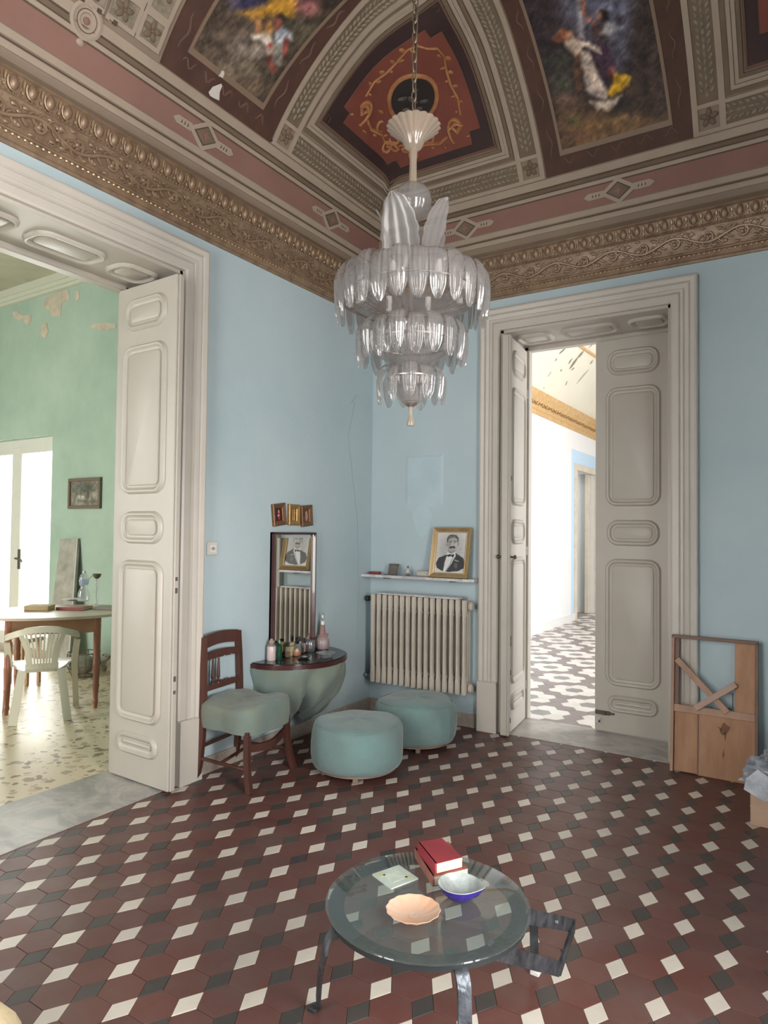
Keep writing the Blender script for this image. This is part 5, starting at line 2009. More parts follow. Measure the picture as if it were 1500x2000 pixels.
def pbox(nm, a0, a1, t0, t1, h0, h1, m, rot=0.0, piv=None):
    M = tl
    if piv is not None:
        M = tl @ T(piv[0], 0, piv[1]) @ RY(rot)
    return MB().bevbox(a0, a1, t0, t1, h0, h1, .002, M).build(nm, m, pa)


pbox('left_stile', 0, .018, -.026, .02, .0, .853, M_PLY2)
pbox('stile_strip', .018, .044, -.006, .02, .38, .836, M_PLYD)
pbox('top_rail', 0, .490, -.026, .02, .832, .853, M_PLYD)
pbox('right_stile', .474, .490, -.026, .02, .05, .845, M_PLYD)
pbox('upright_board', .362, .474, -.010, .006, .40, .833, M_PLY)
pbox('mid_rail', .018, .474, -.020, .006, .372, .418, M_PLY2)
pbox('lower_board', .022, .158, -.008, .006, .006, .374, M_PLY)
pbox('lower_board', .162, .474, -.010, .006, .0, .374, M_PLY)
pbox('seam_strip', .156, .164, -.012, .0, .0, .374, M_PLYD)
pbox('slat', -.21, .205, -.030, -.014, -.019, .019, M_PLY2, math.radians(45), (.180, .552))
pbox('slat', -.150, .138, -.044, -.030, -.018, .018, mat('pale_pink_slat', (.45, .30, .24), .65, var=.2, vscale=8), -math.radians(38), (.262, .500))
kn = MB()
kp = [(.31 + .026 * math.cos(a) * (1 + .3 * math.sin(2 * a)), .305 + .034 * math.sin(a) * (1 + .25 * math.cos(3 * a))) for a in np.linspace(0, 2 * PI, 25)[:-1]]
kn.add([tl @ Vector((x, -.0108, z)) for x, z in kp], [tuple(range(24))])
kn.build('wood_knot', mat('dark_knot', (.16, .06, .022), .6), pa, smooth=0)
for tri in (((.262, .318), (.30, .300), (.29, .292)), ((.303, .29), (.312, .23), (.32, .28)), ((.298, .15), (.303, .185), (.309, .15), (.299, .12))):
    MB().add([tl @ Vector((x, -.0108, z)) for x, z in tri], [tuple(range(len(tri)))]).build('wood_stain', MATS['dark_knot'], pa, smooth=0)
pk = thing('leaning_plank', 'short dark brown plank standing behind the bag of rubbish', 'plank', (2.955, -.14, 0))
MB().bevbox(0, .11, -.012, .012, 0, .33, .003, RX(-.12)).build('board', M_PLYD, pk)
MB().bevbox(.03, .05, -.016, -.011, 0, .33, .002, RX(-.12)).build('batten', M_PLY2, pk)

# ---- wooden crate with a rubbish bag
cr = thing('wooden_crate', 'low pale wooden box standing on the red tiles under a plastic bag', 'box', (2.885, -.785, 0))
M_CRATE = mat('pale_crate_wood', (.52, .34, .24), .7, var=.2, vscale=6, stretch=(.5, 2, 2))
for bx in ((0, .42, 0, .014, 0, .172), (0, .42, .30, .314, 0, .172), (0, .014, .014, .30, 0, .172), (.406, .42, .014, .30, 0, .172), (.014, .406, .014, .30, 0.004, .016)):
    MB().bevbox(*bx, .002).build('side_board', M_CRATE, cr)
MB().box(.095, .15, -.0015, .0, .135, .150).build('red_label', mat('crimson_label', (.45, .02, .06), .5), cr, smooth=0)
bg = thing('plastic_bag', 'crumpled grey and white plastic bag lying in the wooden box', 'bag', (3.08, -.64, .172))
M_BAG = mat('grey_white_polythene', (.42, .45, .50), .3, var=.7, vscale=9, col2=(.10, .11, .14), coat=.3)
b = MB()
rg = np.random.default_rng(5)
NB, MBn = 34, 18
vs = []
for j in range(MBn + 1):
    ph = -PI / 2 * .25 + (PI / 2 * 1.25) * j / MBn
    for i in range(NB):
        a = 2 * PI * i / NB
        rr = 1 + .15 * rg.uniform(-1, 1) + .12 * math.sin(3 * a + 2 * ph)
        vs.append((.22 * math.cos(a) * math.cos(ph) * rr - .01, .17 * math.sin(a) * math.cos(ph) * rr, max(.15 * math.sin(ph) * rr + .03, .001)))
b.add(vs, [(j * NB + i, j * NB + (i + 1) % NB, (j + 1) * NB + (i + 1) % NB, (j + 1) * NB + i) for j in range(MBn) for i in range(NB)])
b.build('bag_film', M_BAG, bg, smooth=0)
b = MB()
b.add([(-.225, -.15, .004), (-.13, -.172, -.03), (-.10, -.172, .09), (-.16, -.15, .12), (-.215, -.145, .06)], [(0, 1, 2, 3, 4)])
b.add([(-.10, -.172, .09), (-.13, -.172, -.03), (-.05, -.175, .0), (-.04, -.172, .10)], [(0, 1, 2, 3)])
b.build('white_flap', mat('white_polythene', (.52, .55, .60), .3, var=.4, vscale=14), bg, smooth=0)
b = MB()
b.add([(-.09, -.178, .0), (-.02, -.18, .0), (.03, -.178, .09), (-.03, -.176, .10)], [(0, 1, 2, 3)])
b.build('paper_scrap', mat('beige_scrap_paper', (.48, .38, .32), .7), bg, smooth=0)

# ---- round glass coffee table on iron legs
TC = np.array([2.235, -3.085])
TZ = .455
M_IRON = mat('worn_black_iron', (.022, .024, .028), .42, metal=.35, var=.8, vscale=26, col2=(.07, .075, .085), bump=.3, bscale=70)
M_IRONW = mat('rubbed_grey_iron', (.10, .115, .135), .38, metal=.5, var=.6, vscale=18, col2=(.03, .034, .04), bump=.3, bscale=60)
M_TGLASS = mat_glass('green_table_glass', (.80, .86, .855), (.30, .35, .345), .87, .03, .045, .3)
ct = thing('coffee_table', 'round glass coffee table on a black wrought iron stand', 'table', (TC[0], TC[1], 0))
MB().lathe([(0, TZ - .010), (.282, TZ - .010), (.2875, TZ - .007), (.2885, TZ - .005), (.2875, TZ - .002), (.284, TZ), (0, TZ)], 72).build('glass_top', M_TGLASS, ct, smooth=30)
MB().lathe([(.236, TZ - .0115), (.280, TZ - .0115), (.280, TZ - .026), (.272, TZ - .026), (.272, TZ - .018), (.236, TZ - .018), (.236, TZ - .0115)], 64, cap=False).build('iron_ring', mat('black_ring_iron', (.010, .012, .014), .6), ct, smooth=30)


def table_leg(foot, ang, mt, w=.030, lift=0.0):
    d = Vector((math.cos(ang), math.sin(ang), 0))
    side = Vector((-d.y, d.x, 0))
    fr = math.hypot(*foot)
    fv = Vector((foot[0], foot[1], 0))
    p = [d * .20 + Vector((0, 0, TZ - .022)), d * .27 + Vector((0, 0, TZ - .022))]
    el = d * .305 + Vector((0, 0, TZ - .075))
    for t in np.linspace(.2, 1, 6):
        a = t * PI / 2
        p.append(d * (.27 + .035 * math.sin(a)) + Vector((0, 0, TZ - .022 - .053 * (1 - math.cos(a)))))
    ft = fv * .97 + Vector((0, 0, .014))
    for t in np.linspace(.15, 1, 8):
        p.append(el * (1 - t) + ft * t + (fv - d * .305) * (.10 * math.sin(PI * t)))
    p.append(fv * 1.03 + Vector((0, 0, .006)))
    b = MB()
    b.bar(p, w, .009, side)
    lg_ = b.build('leg', mt, ct, smooth=25)
    MB().bevbox(-.016, .016, -.018, .018, 0, .012, .003, T(*(fv * 1.0))).build('foot', M_IRON, lg_)


f1 = onz(615, 1972)[:2] - TC
table_leg(f1, math.atan2(*(onz(652, 1815, TZ - .02)[:2] - TC)[::-1]), M_IRON, .020)
a2 = math.atan2(*(onz(893, 1878, TZ - .02)[:2] - TC)[::-1])
table_leg(np.array([math.cos(a2), math.sin(a2)]) * .335, a2, M_IRONW, .034)
# bracket reaching out from the ring, carried by the third leg
q0, q1 = onz(962, 1856, TZ - .03), onz(1034, 1790, TZ - .03)
q2, q3 = onz(1093, 1893, .20), onz(1121, 1808, .20)
off = np.array([TC[0], TC[1], 0])
b = MB()
b.bar([q0 - off + (q0 - q2) * .06, q0 - off, q2 - off], .040, .008, (0, 0, 1))
b.bar([q1 - off + (q1 - q3) * .06, q1 - off, q3 - off], .040, .008, (0, 0, 1))
b.bar([q2 - off, (q2 + q3) / 2 - off, q3 - off], .040, .008, (0, 0, 1))
b.build('bracket', M_IRON, ct, smooth=20)
f3 = onz(1046, 1903) - off
b = MB()
b.bar([f3 + [0, 0, .006], f3 + [-.004, .004, .02], f3 + [-.010, .012, .10], f3 + [-.014, .014, .20], (q1 - off) * .5 + (q3 - off) * .5 + [0, 0, -.0]], .028, .008, (1, .3, 0))
lg3 = b.build('leg', M_IRON, ct, smooth=25)
MB().bevbox(-.016, .016, -.014, .014, 0, .016, .003, T(*f3)).build('foot', mat('chipped_white_foot', (.55, .53, .5), .6), lg3)

# ---- things on the glass table
def book(label, corners, z0, h, mcov, mpage, round_=0.003):
    c = [np.array(p) for p in corners]      # back-left, front-left, front-right, back-right (plan)
    ctr = sum(c) / 4
    t = thing('book', label, 'book', (ctr[0], ctr[1], z0))
    loc = [tuple(p - ctr) for p in c]
    ins = [tuple((p - ctr) * .988) for p in c]
    MB().prism(loc, 0, .002).build('back_cover', mcov, t, smooth=0)
    MB().prism(loc, h - .002, h).build('front_cover', mcov, t, smooth=0)
    MB().prism(ins, .002, h - .002).build('page_block', mpage, t, smooth=0)
    a, b_ = np.array(loc[0]), np.array(loc[1])
    d = np.array(loc[3]) - a
    d /= np.linalg.norm(d)
    MB().prism([tuple(a - d * .002), tuple(b_ - d * .002), tuple(b_ + d * .004), tuple(a + d * .004)], 0, h).build('spine', mcov, t, smooth=0)
    return t


M_PAGE = mat('aged_page_edges', (.62, .50, .38), .8, var=.2, vscale=40, stretch=(.2, .2, 6))
bz = TZ
cA = [onz(*p, bz + .028)[:2] for p in ((811, 1657), (846, 1713), (914, 1697), (876, 1645))]
book('thick buff paged book with a worn reddish cover lying on the glass table', cA, bz, .030, mat('worn_rust_cover', (.26, .10, .075), .6, var=.4, vscale=9), M_PAGE)
cB = [onz(*p, bz + .062)[:2] for p in ((817, 1645), (851, 1687), (903, 1674), (863, 1637))]
book('crimson bound book lying on top of the thicker book', cB, bz + .0305, .032, mat('crimson_book_cloth', (.28, .028, .040), .45, var=.3, vscale=8), mat('cream_page_edges', (.74, .60, .42), .8))
# pink scalloped dish
dc = onz(807, 1784, TZ + .012)
dt = thing('shallow_dish', 'shallow salmon pink dish with faint petal ribs on the glass table', 'dish', (dc[0], dc[1], TZ))
rib = lambda a, z: 1 + .02 * math.cos(14 * a)
MB().lathe([(.0, .002), (.028, .002), (.032, .0), (.036, .004), (.058, .014), (.072, .024), (.0735, .0255), (.072, .0262), (.057, .0165), (.034, .0075), (.0, .006)], 84, None, rib).build('dish_body', mat('salmon_glaze', (.58, .33, .21), .3, var=.4, vscale=14, col2=(.50, .37, .29)), dt, smooth=50)
MB().lathe([(.010, .0072), (.012, .0078), (.010, .0080)], 20, None, None, False).build('centre_ring', mat('pale_dish_centre', (.6, .5, .45), .3), dt)
# blue bowl, one corner pinched out
bc = onz(897, 1741, TZ + .020)
bt_ = thing('glass_bowl', 'pale lined bowl with a cobalt blue outside and pulled-out lip on the glass table', 'bowl', (bc[0], bc[1], TZ), math.radians(20))
lip = lambda a, z: 1 + (.22 * math.exp(-((a if a < PI else a - 2 * PI) / .45) ** 2) if z > .015 else 0)
MB().lathe([(.0, .003), (.022, .0), (.030, .004), (.046, .018), (.058, .036), (.061, .043)], 48, None, lip, cap=False).build('outer_glaze', mat('cobalt_glaze', (.035, .02, .20), .12), bt_, smooth=60)
MB().lathe([(.061, .043), (.0600, .0445), (.0585, .043), (.055, .036), (.044, .021), (.028, .009), (.0, .007)], 48, None, lip, cap=False).build('lining', mat('pale_grey_lining', (.36, .40, .39), .3, var=.7, vscale=26, col2=(.20, .21, .20)), bt_, smooth=60)
# square glass ashtray-like plaque with a print
cc = [onz(*p, TZ + .004)[:2] for p in ((727, 1707), (764, 1735), (817, 1715), (779, 1689))]
ctr = sum(cc) / 4
pq = thing('printed_card', 'pale green square card with a printed motif lying on the glass table', 'card', (ctr[0], ctr[1], TZ))
MB().prism([tuple(p - ctr) for p in cc], 0, .004).build('card', mat('pale_green_card', (.42, .475, .43), .35, var=.2, vscale=15), pq, smooth=0)
MB().prism([tuple((p - ctr) * .55) for p in cc], .004, .0046).build('print', mat('sage_print', (.36, .42, .38), .4, var=.5, vscale=40, col2=(.50, .54, .42)), pq, smooth=0)
for k in (0.62, -.62):
    MB().prism([tuple((p - ctr) * .22 + (cc[0] - ctr) * k) for p in cc], .004, .0046).build('corner_print', mat('olive_print', (.38, .40, .24), .4), pq, smooth=0)

# ---- upholstered armchair at the edge of the picture
M_BEIGE = mat('beige_upholstery', (.50, .40, .25), .9, var=.2, vscale=8, bump=.2, bscale=80)
am = thing('armchair', 'beige upholstered armchair with a rounded arm by the left door', 'armchair', (1.42, -4.375, 0), -PI / 2)
MB().bevbox(-.30, .30, -.28, .32, .16, .38, .03).build('seat', M_BEIGE, am)
MB().bevbox(-.36, .36, -.42, -.26, .16, .70, .05).build('backrest', M_BEIGE, am)
for s in (-1, 1):
    b = MB()
    b.bevbox(s * .35 - .07, s * .35 + .07, -.38, .30, .16, .41, .02)
    b.tube([(s * .35, -.38, .40), (s * .35, .28, .40), (s * .35, .315, .39)], [.078, .078, .05], 14)
    b.build('arm', M_BEIGE, am, smooth=50)
for sx in (-.3, .3):
    for sy in (-.34, .26):
        MB().lathe([(.020, 0), (.028, .16)], 12, T(sx, sy, 0)).build('leg', M_WOOD, am)

# ================================================================== CHANDELIER
CH = (2.031, -2.854)
M_MUR = mat_glass('ribbed_blown_glass', (.91, .895, .89), (.36, .34, .335), .60, .09, .05, .55)
M_MURW = mat_glass('milky_blown_glass', (.90, .86, .82), (.44, .36, .29), .42, .15, .06, .5)
M_MURF = mat_glass('frosted_blown_glass', (.90, .885, .88), (.36, .34, .33), .48, .25, .04, .5)
M_CHROME = mat('tarnished_chrome', (.45, .40, .36), .3, metal=.9)
M_CHAIN = mat('dark_brass_chain', (.12, .09, .06), .5, metal=.6)
cl = thing('chandelier', 'three-tier clear blown glass leaf chandelier hanging from the painted vault', 'chandelier', (CH[0], CH[1], 1.85))
cl['label'] = 'three-tier clear blown glass leaf chandelier hanging from the painted vault'
Z = lambda z: z - 1.85

lk = MB()
lk.tube([(.008 * math.cos(a), 0, .021 * math.sin(a)) for a in np.linspace(0, 2 * PI, 15)[:-1]], .0028, 5, closed=True)
link_me = lk.mesh('chain_link', M_CHAIN)
nl = int((4.93 - 2.90) / .034)
for i in range(nl):
    link('chain_link', link_me, cl, (0, 0, Z(2.905 + i * .034)), (0, 0, (i % 2) * PI / 2))
MB().tube([(.004, .0, Z(2.88)), (.012, .004, Z(3.4)), (-.004, .006, Z(4.0)), (.006, 0, Z(4.94))], .0022, 5).build('cable', mat('dark_cable', (.05, .035, .03), .6), cl)
MB().lathe([(.0, Z(4.955)), (.05, Z(4.95)), (.055, Z(4.93)), (.02, Z(4.90)), (.012, Z(4.88))], 24).build('ceiling_rose', M_GILT, cl)

# scalloped dish at the top of the stem
sc_r = lambda a, z: 1 + (.07 * abs(math.cos(10 * a)) - .04) * min(max((z - Z(2.80)) / .04, 0), 1)
MB().lathe([(.014, Z(2.785)), (.026, Z(2.792)), (.034, Z(2.806)), (.036, Z(2.816)), (.050, Z(2.832)), (.070, Z(2.850)), (.090, Z(2.866)), (.089, Z(2.869)), (.066, Z(2.856)), (.044, Z(2.838)), (.026, Z(2.815))], 120, None, sc_r, cap=False).build('top_dish', M_MURW, cl, smooth=60)
flu = lambda a, z: 1 + .06 * math.cos(8 * a)
MB().lathe([(.0135, Z(2.66)), (.0125, Z(2.70)), (.0115, Z(2.75)), (.0135, Z(2.79))], 48, None, flu).build('stem_tube', M_MURW, cl)
rb24 = lambda a, z: 1 + .018 * math.cos(20 * a)
MB().lathe([(.008, Z(2.541)), (.025, Z(2.546)), (.045, Z(2.562)), (.058, Z(2.585)), (.063, Z(2.61)), (.058, Z(2.638)), (.044, Z(2.658)), (.022, Z(2.670)), (.010, Z(2.674))], 100, None, rb24).build('glass_ball', M_MUR, cl, smooth=60)
MB().tube([(0, 0, Z(1.93)), (0, 0, Z(2.56))], .0055, 8).build('rod', M_CHROME, cl)

# upright acanthus leaves


def upright():
    b = MB()

    def fn(u, v):
        s = 2 * u - 1
        wv = .064 * (.55 + .75 * math.sin(PI * min(v * .78 + .10, 1)) - .45 * v) * (1 + .10 * abs(math.sin(v * PI * 5)))
        if v > .92:
            wv *= max(1 - (v - .92) / .08 * .75, .2)
        x = .010 + .060 * v * v + .03 * max(v - .8, 0) + .010 * s * s * (1 - v) - .0025 * math.cos(s * PI * 3.5)
        return (x, s * wv, .235 * v - .02 * max(v - .9, 0))
    b.grid(fn, 14, 22)
    return b.mesh('upright_leaf', M_MURF, smooth=80)


up_me = upright()
for k in (-32, 62, -100, 128, 180):
    a = math.radians(-60 + k)
    link('upright_leaf', up_me, cl, (.052 * math.cos(a), .052 * math.sin(a), Z(2.362)), (0, 0, a))


def droop(L, w):
    b = MB()
    ctl = [(0, -.050, -.055), (.12, -.042, -.020), (.24, -.022, -.001), (.34, -.002, -.001), (.45, .012, -.022), (.6, .018, -.30 * L), (.8, .016, -.66 * L), (1, .010, -L)]
    ts = [c[0] for c in ctl]

    def fn(u, v):
        s = 2 * u - 1
        o = np.interp(v, ts, [c[1] for c in ctl])
        z = np.interp(v, ts, [c[2] for c in ctl])
        wv = w / 2 * np.interp(v, [0, .15, .35, .6, .85, .95, 1], [.55, .8, .86, 1, .86, .55, .18])
        rbz = .0026 * math.cos(s * PI * 4) * (1 if v > .1 else 0)
        return (o - .010 * s * s + rbz, s * wv, z)
    b.grid(fn, 14, 20)
    return b.mesh('hanging_leaf', M_MUR, smooth=80)


def tier(R, ztop, n, L, w, ph):
    me = droop(L, w)
    for k in range(n):
        a = 2 * PI * (k + ph) / n
        link('hanging_leaf', me, cl, (R * math.cos(a), R * math.sin(a), Z(ztop) + .006 * math.sin(3.7 * k)), (0, 0, a))


def bowl(prof, k):
    rr = lambda a, z: 1 + .022 * math.cos(k * a)
    bw = MB().lathe([(r, Z(z)) for r, z in prof], k * 6, None, rr, cap=False).build('ribbed_bowl', M_MUR, cl, smooth=60)
    r, z = prof[0]
    MB().tube([(r * 1.03 * math.cos(a), r * 1.03 * math.sin(a), Z(z)) for a in np.linspace(0, 2 * PI, 49)[:-1]], .004, 6, closed=True).build('metal_hoop', M_CHROME, bw)


bowl([(.216, 2.290), (.208, 2.268), (.180, 2.248), (.140, 2.230), (.100, 2.214), (.065, 2.192), (.040, 2.162), (.026, 2.130)], 40)
bowl([(.138, 2.128), (.132, 2.108), (.110, 2.088), (.080, 2.070), (.052, 2.050), (.032, 2.026), (.020, 2.004)], 32)
bowl([(.075, 2.010), (.072, 1.992), (.060, 1.968), (.040, 1.942), (.026, 1.926)], 22)
tier(.243, 2.366, 26, .165, .060, .0)
tier(.226, 2.345, 22, .130, .050, .5)
tier(.170, 2.190, 18, .135, .052, .25)
tier(.152, 2.176, 14, .110, .048, .5)
tier(.100, 2.044, 11, .118, .052, .1)
for k in range(8):
    a = 2 * PI * k / 8 + .2
    MB().tube([(.185 * math.cos(a), .185 * math.sin(a), Z(2.29)), (.185 * math.cos(a), .185 * math.sin(a), Z(2.345))], .011, 10).build('bulb_holder', mat('white_bulb_holder', (.75, .73, .7), .5), cl)
MB().lathe([(.0, Z(1.914)), (.010, Z(1.915)), (.022, Z(1.922)), (.027, Z(1.930)), (.020, Z(1.934))], 24).build('metal_cup', M_CHROME, cl)
MB().lathe([(.006, Z(1.915)), (.008, Z(1.906)), (.005, Z(1.900)), (.007, Z(1.888)), (.011, Z(1.868)), (.0135, Z(1.858)), (.012, Z(1.851)), (.0, Z(1.850))], 32, None, lambda a, z: 1 + .06 * math.cos(8 * a)).build('glass_drop', M_MURW, cl, smooth=60)

# ================================================================== THINGS ON THE WALL VANITY
VT = VZT + .0005
M_CLR = mat_glass('clear_bottle_glass', (.95, .95, .93), (.6, .6, .58), .80, .05, .10, .5)
M_BLKP = mat('black_bottle_cap', (.012, .012, .014), .3)


def at_v(px, py):
    p = onz(px, py, VT)
    return (max(p[0], .055), p[1], VT)


def bottle(name, label, cat, px, py, parts):
    x, y, z = at_v(px, py)
    t = thing(name, label, cat, (x, y, z))
    for nm, prof, m in parts:
        MB().lathe(prof, 20).build(nm, m, t, smooth=45)
    return t


bottle('cosmetic_jar', 'milky pink glass jar with a beige stopper on the wall vanity', 'jar', 527, 1289,
       [('jar_body', [(0, 0), (.024, 0), (.026, .004), (.026, .072), (.024, .078), (.018, .080)], mat('milky_pink_glass', (.58, .46, .46), .15)), ('rim', [(.018, .080), (.024, .082), (.024, .088), (.012, .09)], mat_glass('rim_glass', (.9, .88, .86), (.6, .55, .55), .4, .05, .15)),
        ('stopper', [(.012, .09), (.016, .094), (.017, .105), (.010, .110), (.008, .118), (0, .12)], mat('beige_stopper', (.36, .26, .22), .5))])
gb_ = bottle('green_bottle', 'slim dark green glass bottle with a silver top on the wall vanity', 'bottle', 545, 1289,
             [('bottle_body', [(0, 0), (.015, 0), (.0165, .004), (.0165, .078), (.010, .084), (.008, .09)], mat('dark_green_glass', (.008, .055, .030), .06)),
              ('spray_top', [(.008, .09), (.011, .092), (.011, .104), (.006, .106), (.006, .112), (0, .113)], mat('silver_top', (.4, .42, .38), .25, metal=.8))])
MB().tube([(-.006, -.022, .088), (.0, .0, .096)], .010, 8).build('bulb', MATS['dark_green_glass'], gb_)
yb = thing('yellow_carton', 'small upright pale yellow perfume carton by the mirror', 'box', at_v(538, 1277))
MB().bevbox(-.014, .014, -.022, .022, 0, .075, .002).build('carton', mat('pale_yellow_card', (.50, .43, .24), .6), yb)
MB().bevbox(-.0145, .0145, -.0225, .0225, .055, .062, .001).build('gold_stripe', M_GFR, yb)


def flacon(label, px, py, w, h, cap_h, liquid, lab):
    t = thing('perfume_bottle', label, 'bottle', at_v(px, py), .25)
    MB().bevbox(-w / 3, w / 3, -w / 2, w / 2, 0, h, .004).build('flacon', M_CLR, t)
    MB().bevbox(-w / 3 + .003, w / 3 - .003, -w / 2 + .003, w / 2 - .003, .003, h * .55, .002).build('scent', liquid, t)
    MB().lathe([(.006, h), (.006, h + .006), (.010, h + .006), (.010, h + .006 + cap_h), (0, h + .007 + cap_h)], 14).build('cap', M_BLKP, t)
    if lab:
        MB().box(w / 3, w / 3 + .0006, -w * .35, w * .35, h * .12, h * .82).build('paper_label', lab, t, smooth=0)
    return t


M_LAB = mat('pink_paper_label', (.56, .34, .28), .6, var=.35, vscale=120)
M_AMB = mat('amber_scent', (.20, .10, .04), .2)
flacon('clear perfume flacon with a black cap beside the green bottle', 562, 1284, .036, .060, .020, M_AMB, None)
flacon('tall black capped perfume flacon close to the mirror', 568, 1275, .030, .068, .026, M_AMB, None)
flacon('black capped flacon with a pink paper label beside the orange one', 592, 1275, .032, .058, .024, M_BLKP, M_LAB)
of = thing('orange_flask', 'round clear flask half full of orange scent on the wall vanity', 'bottle', at_v(580, 1281))
MB().lathe([(0, 0), (.020, 0), (.026, .010), (.027, .030), (.022, .050), (.014, .064), (.009, .070)], 20).build('flask', M_CLR, of, smooth=50)
MB().lathe([(0, .002), (.018, .002), (.0235, .011), (.0245, .030), (.0, .031)], 20).build('orange_scent', mat('orange_scent', (.55, .20, .055), .2), of)
MB().lathe([(.009, .070), (.013, .074), (.014, .084), (.008, .088), (0, .09)], 14).build('stopper', M_BLKP, of)
bottle('grey_jar', 'grey pressed glass jar beside the bottle lamp', 'jar', 606, 1272,
       [('jar_body', [(0, 0), (.026, 0), (.030, .006), (.031, .050), (.028, .058)], mat_glass('smoky_glass', (.70, .70, .72), (.35, .35, .37), .45, .08, .14)), ('dark_lid', [(.028, .058), (.032, .058), (.032, .066), (.010, .070), (0, .07)], mat('grey_lid', (.14, .14, .15), .4))])
ld = thing('leaf_dish', 'tiny tarnished leaf-shaped dish lying on the wall vanity', 'dish', at_v(593, 1286), .4)
MB().lathe([(0, .002), (.018, .0), (.034, .008), (.036, .010), (.033, .0095), (.016, .004), (0, .004)], 36, None, lambda a, z: 1 + .14 * math.cos(6 * a)).build('dish_body', mat('tarnished_silver', (.16, .17, .16), .4, metal=.6, var=.4, vscale=40), ld, smooth=60)
MB().ball((.005, .0, .010), (.016, .010, .005), 8, 4).build('crumpled_foil', mat('grey_foil', (.24, .26, .24), .5), ld, smooth=0)
gd = thing('glass_ashtray', 'wavy clear glass ashtray at the right of the wall vanity', 'ashtray', at_v(637, 1284))
MB().lathe([(0, .003), (.032, .0), (.040, .008), (.050, .022), (.058, .026), (.056, .029), (.046, .024), (.036, .012), (0, .008)], 60, None, lambda a, z: 1 + .08 * math.cos(5 * a + .5)).build('bowl', mat_glass('ashtray_glass', (.88, .90, .92), (.50, .52, .55), .62, .05, .16), gd, smooth=60)
MB().ball((0, 0, .011), (.014, .014, .003), 10, 4).build('ash', mat('dark_ash', (.05, .05, .055), .9), gd)

lp = at_v(623, 1265)
lm = thing('bottle_lamp', 'ribbed pink glass bottle made into a lamp with a clear candle bulb', 'lamp', (.07, onz(623, 1265, VT)[1] - .03, VT))
MB().lathe([(0, 0), (.036, 0), (.043, .010), (.046, .032), (.043, .052), (.034, .068), (.024, .078)], 80, None, lambda a, z: 1 + .035 * math.cos(20 * a)).build('ribbed_body', mat('pink_ribbed_glass', (.34, .265, .26), .22, var=.2, vscale=10), lm, smooth=60)
MB().lathe([(.024, .076), (.022, .090), (.019, .11), (.016, .138), (.013, .142)], 20).build('wrapped_neck', mat('dusty_pink_wrap', (.26, .17, .15), .8, bump=.5, bscale=120), lm)
b = MB()
b.tube([(.027 * math.cos(a), .027 * math.sin(a), .080) for a in np.linspace(0, 2 * PI, 21)[:-1]], .004, 6, closed=True)
b.ball((.022, .022, .084), (.006, .016, .007), 8, 4).ball((.028, .010, .078), (.006, .014, .006), 8, 4)
b.build('ribbon', mat('faded_pink_ribbon', (.40, .16, .16), .6), lm)
MB().lathe([(.013, .14), (.012, .142), (.012, .162), (.009, .164)], 16).build('bulb_socket', mat('white_socket_card', (.7, .68, .66), .5), lm)
MB().lathe([(.008, .164), (.013, .174), (.0145, .184), (.011, .200), (.005, .213), (.001, .219)], 16).build('candle_bulb', M_CLR, lm, smooth=60)

for o in (o for o in list(COL.objects) if o.parent is None and o.type == 'EMPTY' and o.name.split('.')[0] in ('cosmetic_jar', 'green_bottle', 'yellow_carton', 'perfume_bottle', 'orange_flask', 'grey_jar', 'leaf_dish', 'glass_ashtray')):
    o.scale = (1.18, 1.18, 1.22)
lm.scale = (1.12, 1.12, 1.28)

# ================================================================== GREEN ROOM THINGS
ltx = [onz(186, 1383)[:2], onz(12, 1397)[:2]]
ld_ = ltx[1] - ltx[0]
ld_ /= np.linalg.norm(ld_)
wd_ = np.array([ld_[1], -ld_[0]])
if wd_[0] > 0:
    wd_ = -wd_
GTZ = .775
M_TTOP = mat('pale_laminate_top', (.66, .54, .42), .3, var=.12, vscale=5)
M_TLEG = mat('orange_brown_wood', (.36, .145, .085), .4, var=.25, vscale=8, stretch=(1, 1, .2))
gt = thing('dining_table', 'oval pale topped table with turned reddish legs in the green room', 'table', (0, 0, 0))
tcn = (ltx[0] + ltx[1]) / 2 + wd_ * .36
tp = []
for a in np.linspace(0, 2 * PI, 65)[:-1]:
    c, s = math.cos(a), math.sin(a)
    r = (abs(c / .56) ** 2.6 + abs(s / .48) ** 2.6) ** (-1 / 2.6)
    tp.append(tuple(tcn + ld_ * r * c - wd_ * 0 + wd_ * r * s))
MB().prism(tp if np.cross(np.array(tp[1]) - tp[0], np.array(tp[2]) - tp[1]) > 0 else tp[::-1], GTZ - .022, GTZ).build('table_top', M_TTOP, gt, smooth=30)
for k, base in enumerate((ltx[0], ltx[1], ltx[0] + wd_ * .62, ltx[1] + wd_ * .62)):
    MB().lathe([(.014, 0), (.017, .03), (.022, .05), (.022, .065), (.018, .07), (.019, .10), (.025, .19), (.026, .20), (.023, .205), (.027, .36), (.028, .37), (.024, .38), (.026, .60), (.028, .61), (.024, .62), (.027, .63), (.027, GTZ - .022)], 16, T(base[0], base[1], 0)).build('leg', M_TLEG, gt, smooth=40)
for p, q in ((0, 1), (0, 2), (1, 3)):
    bs = (ltx[0], ltx[1], ltx[0] + wd_ * .62, ltx[1] + wd_ * .62)
    b = MB()
    b.bar([(*bs[p], GTZ - .085), (*bs[q], GTZ - .085)], .12, .02, (0, 0, 1))
    b.build('apron', mat('honey_wood_apron', (.42, .23, .125), .5, var=.2, vscale=6), gt, smooth=0)
GT0 = GTZ + .0005


def gpt(px, py):
    p = onz(px, py, GT0)
    return (p[0], p[1], GT0)


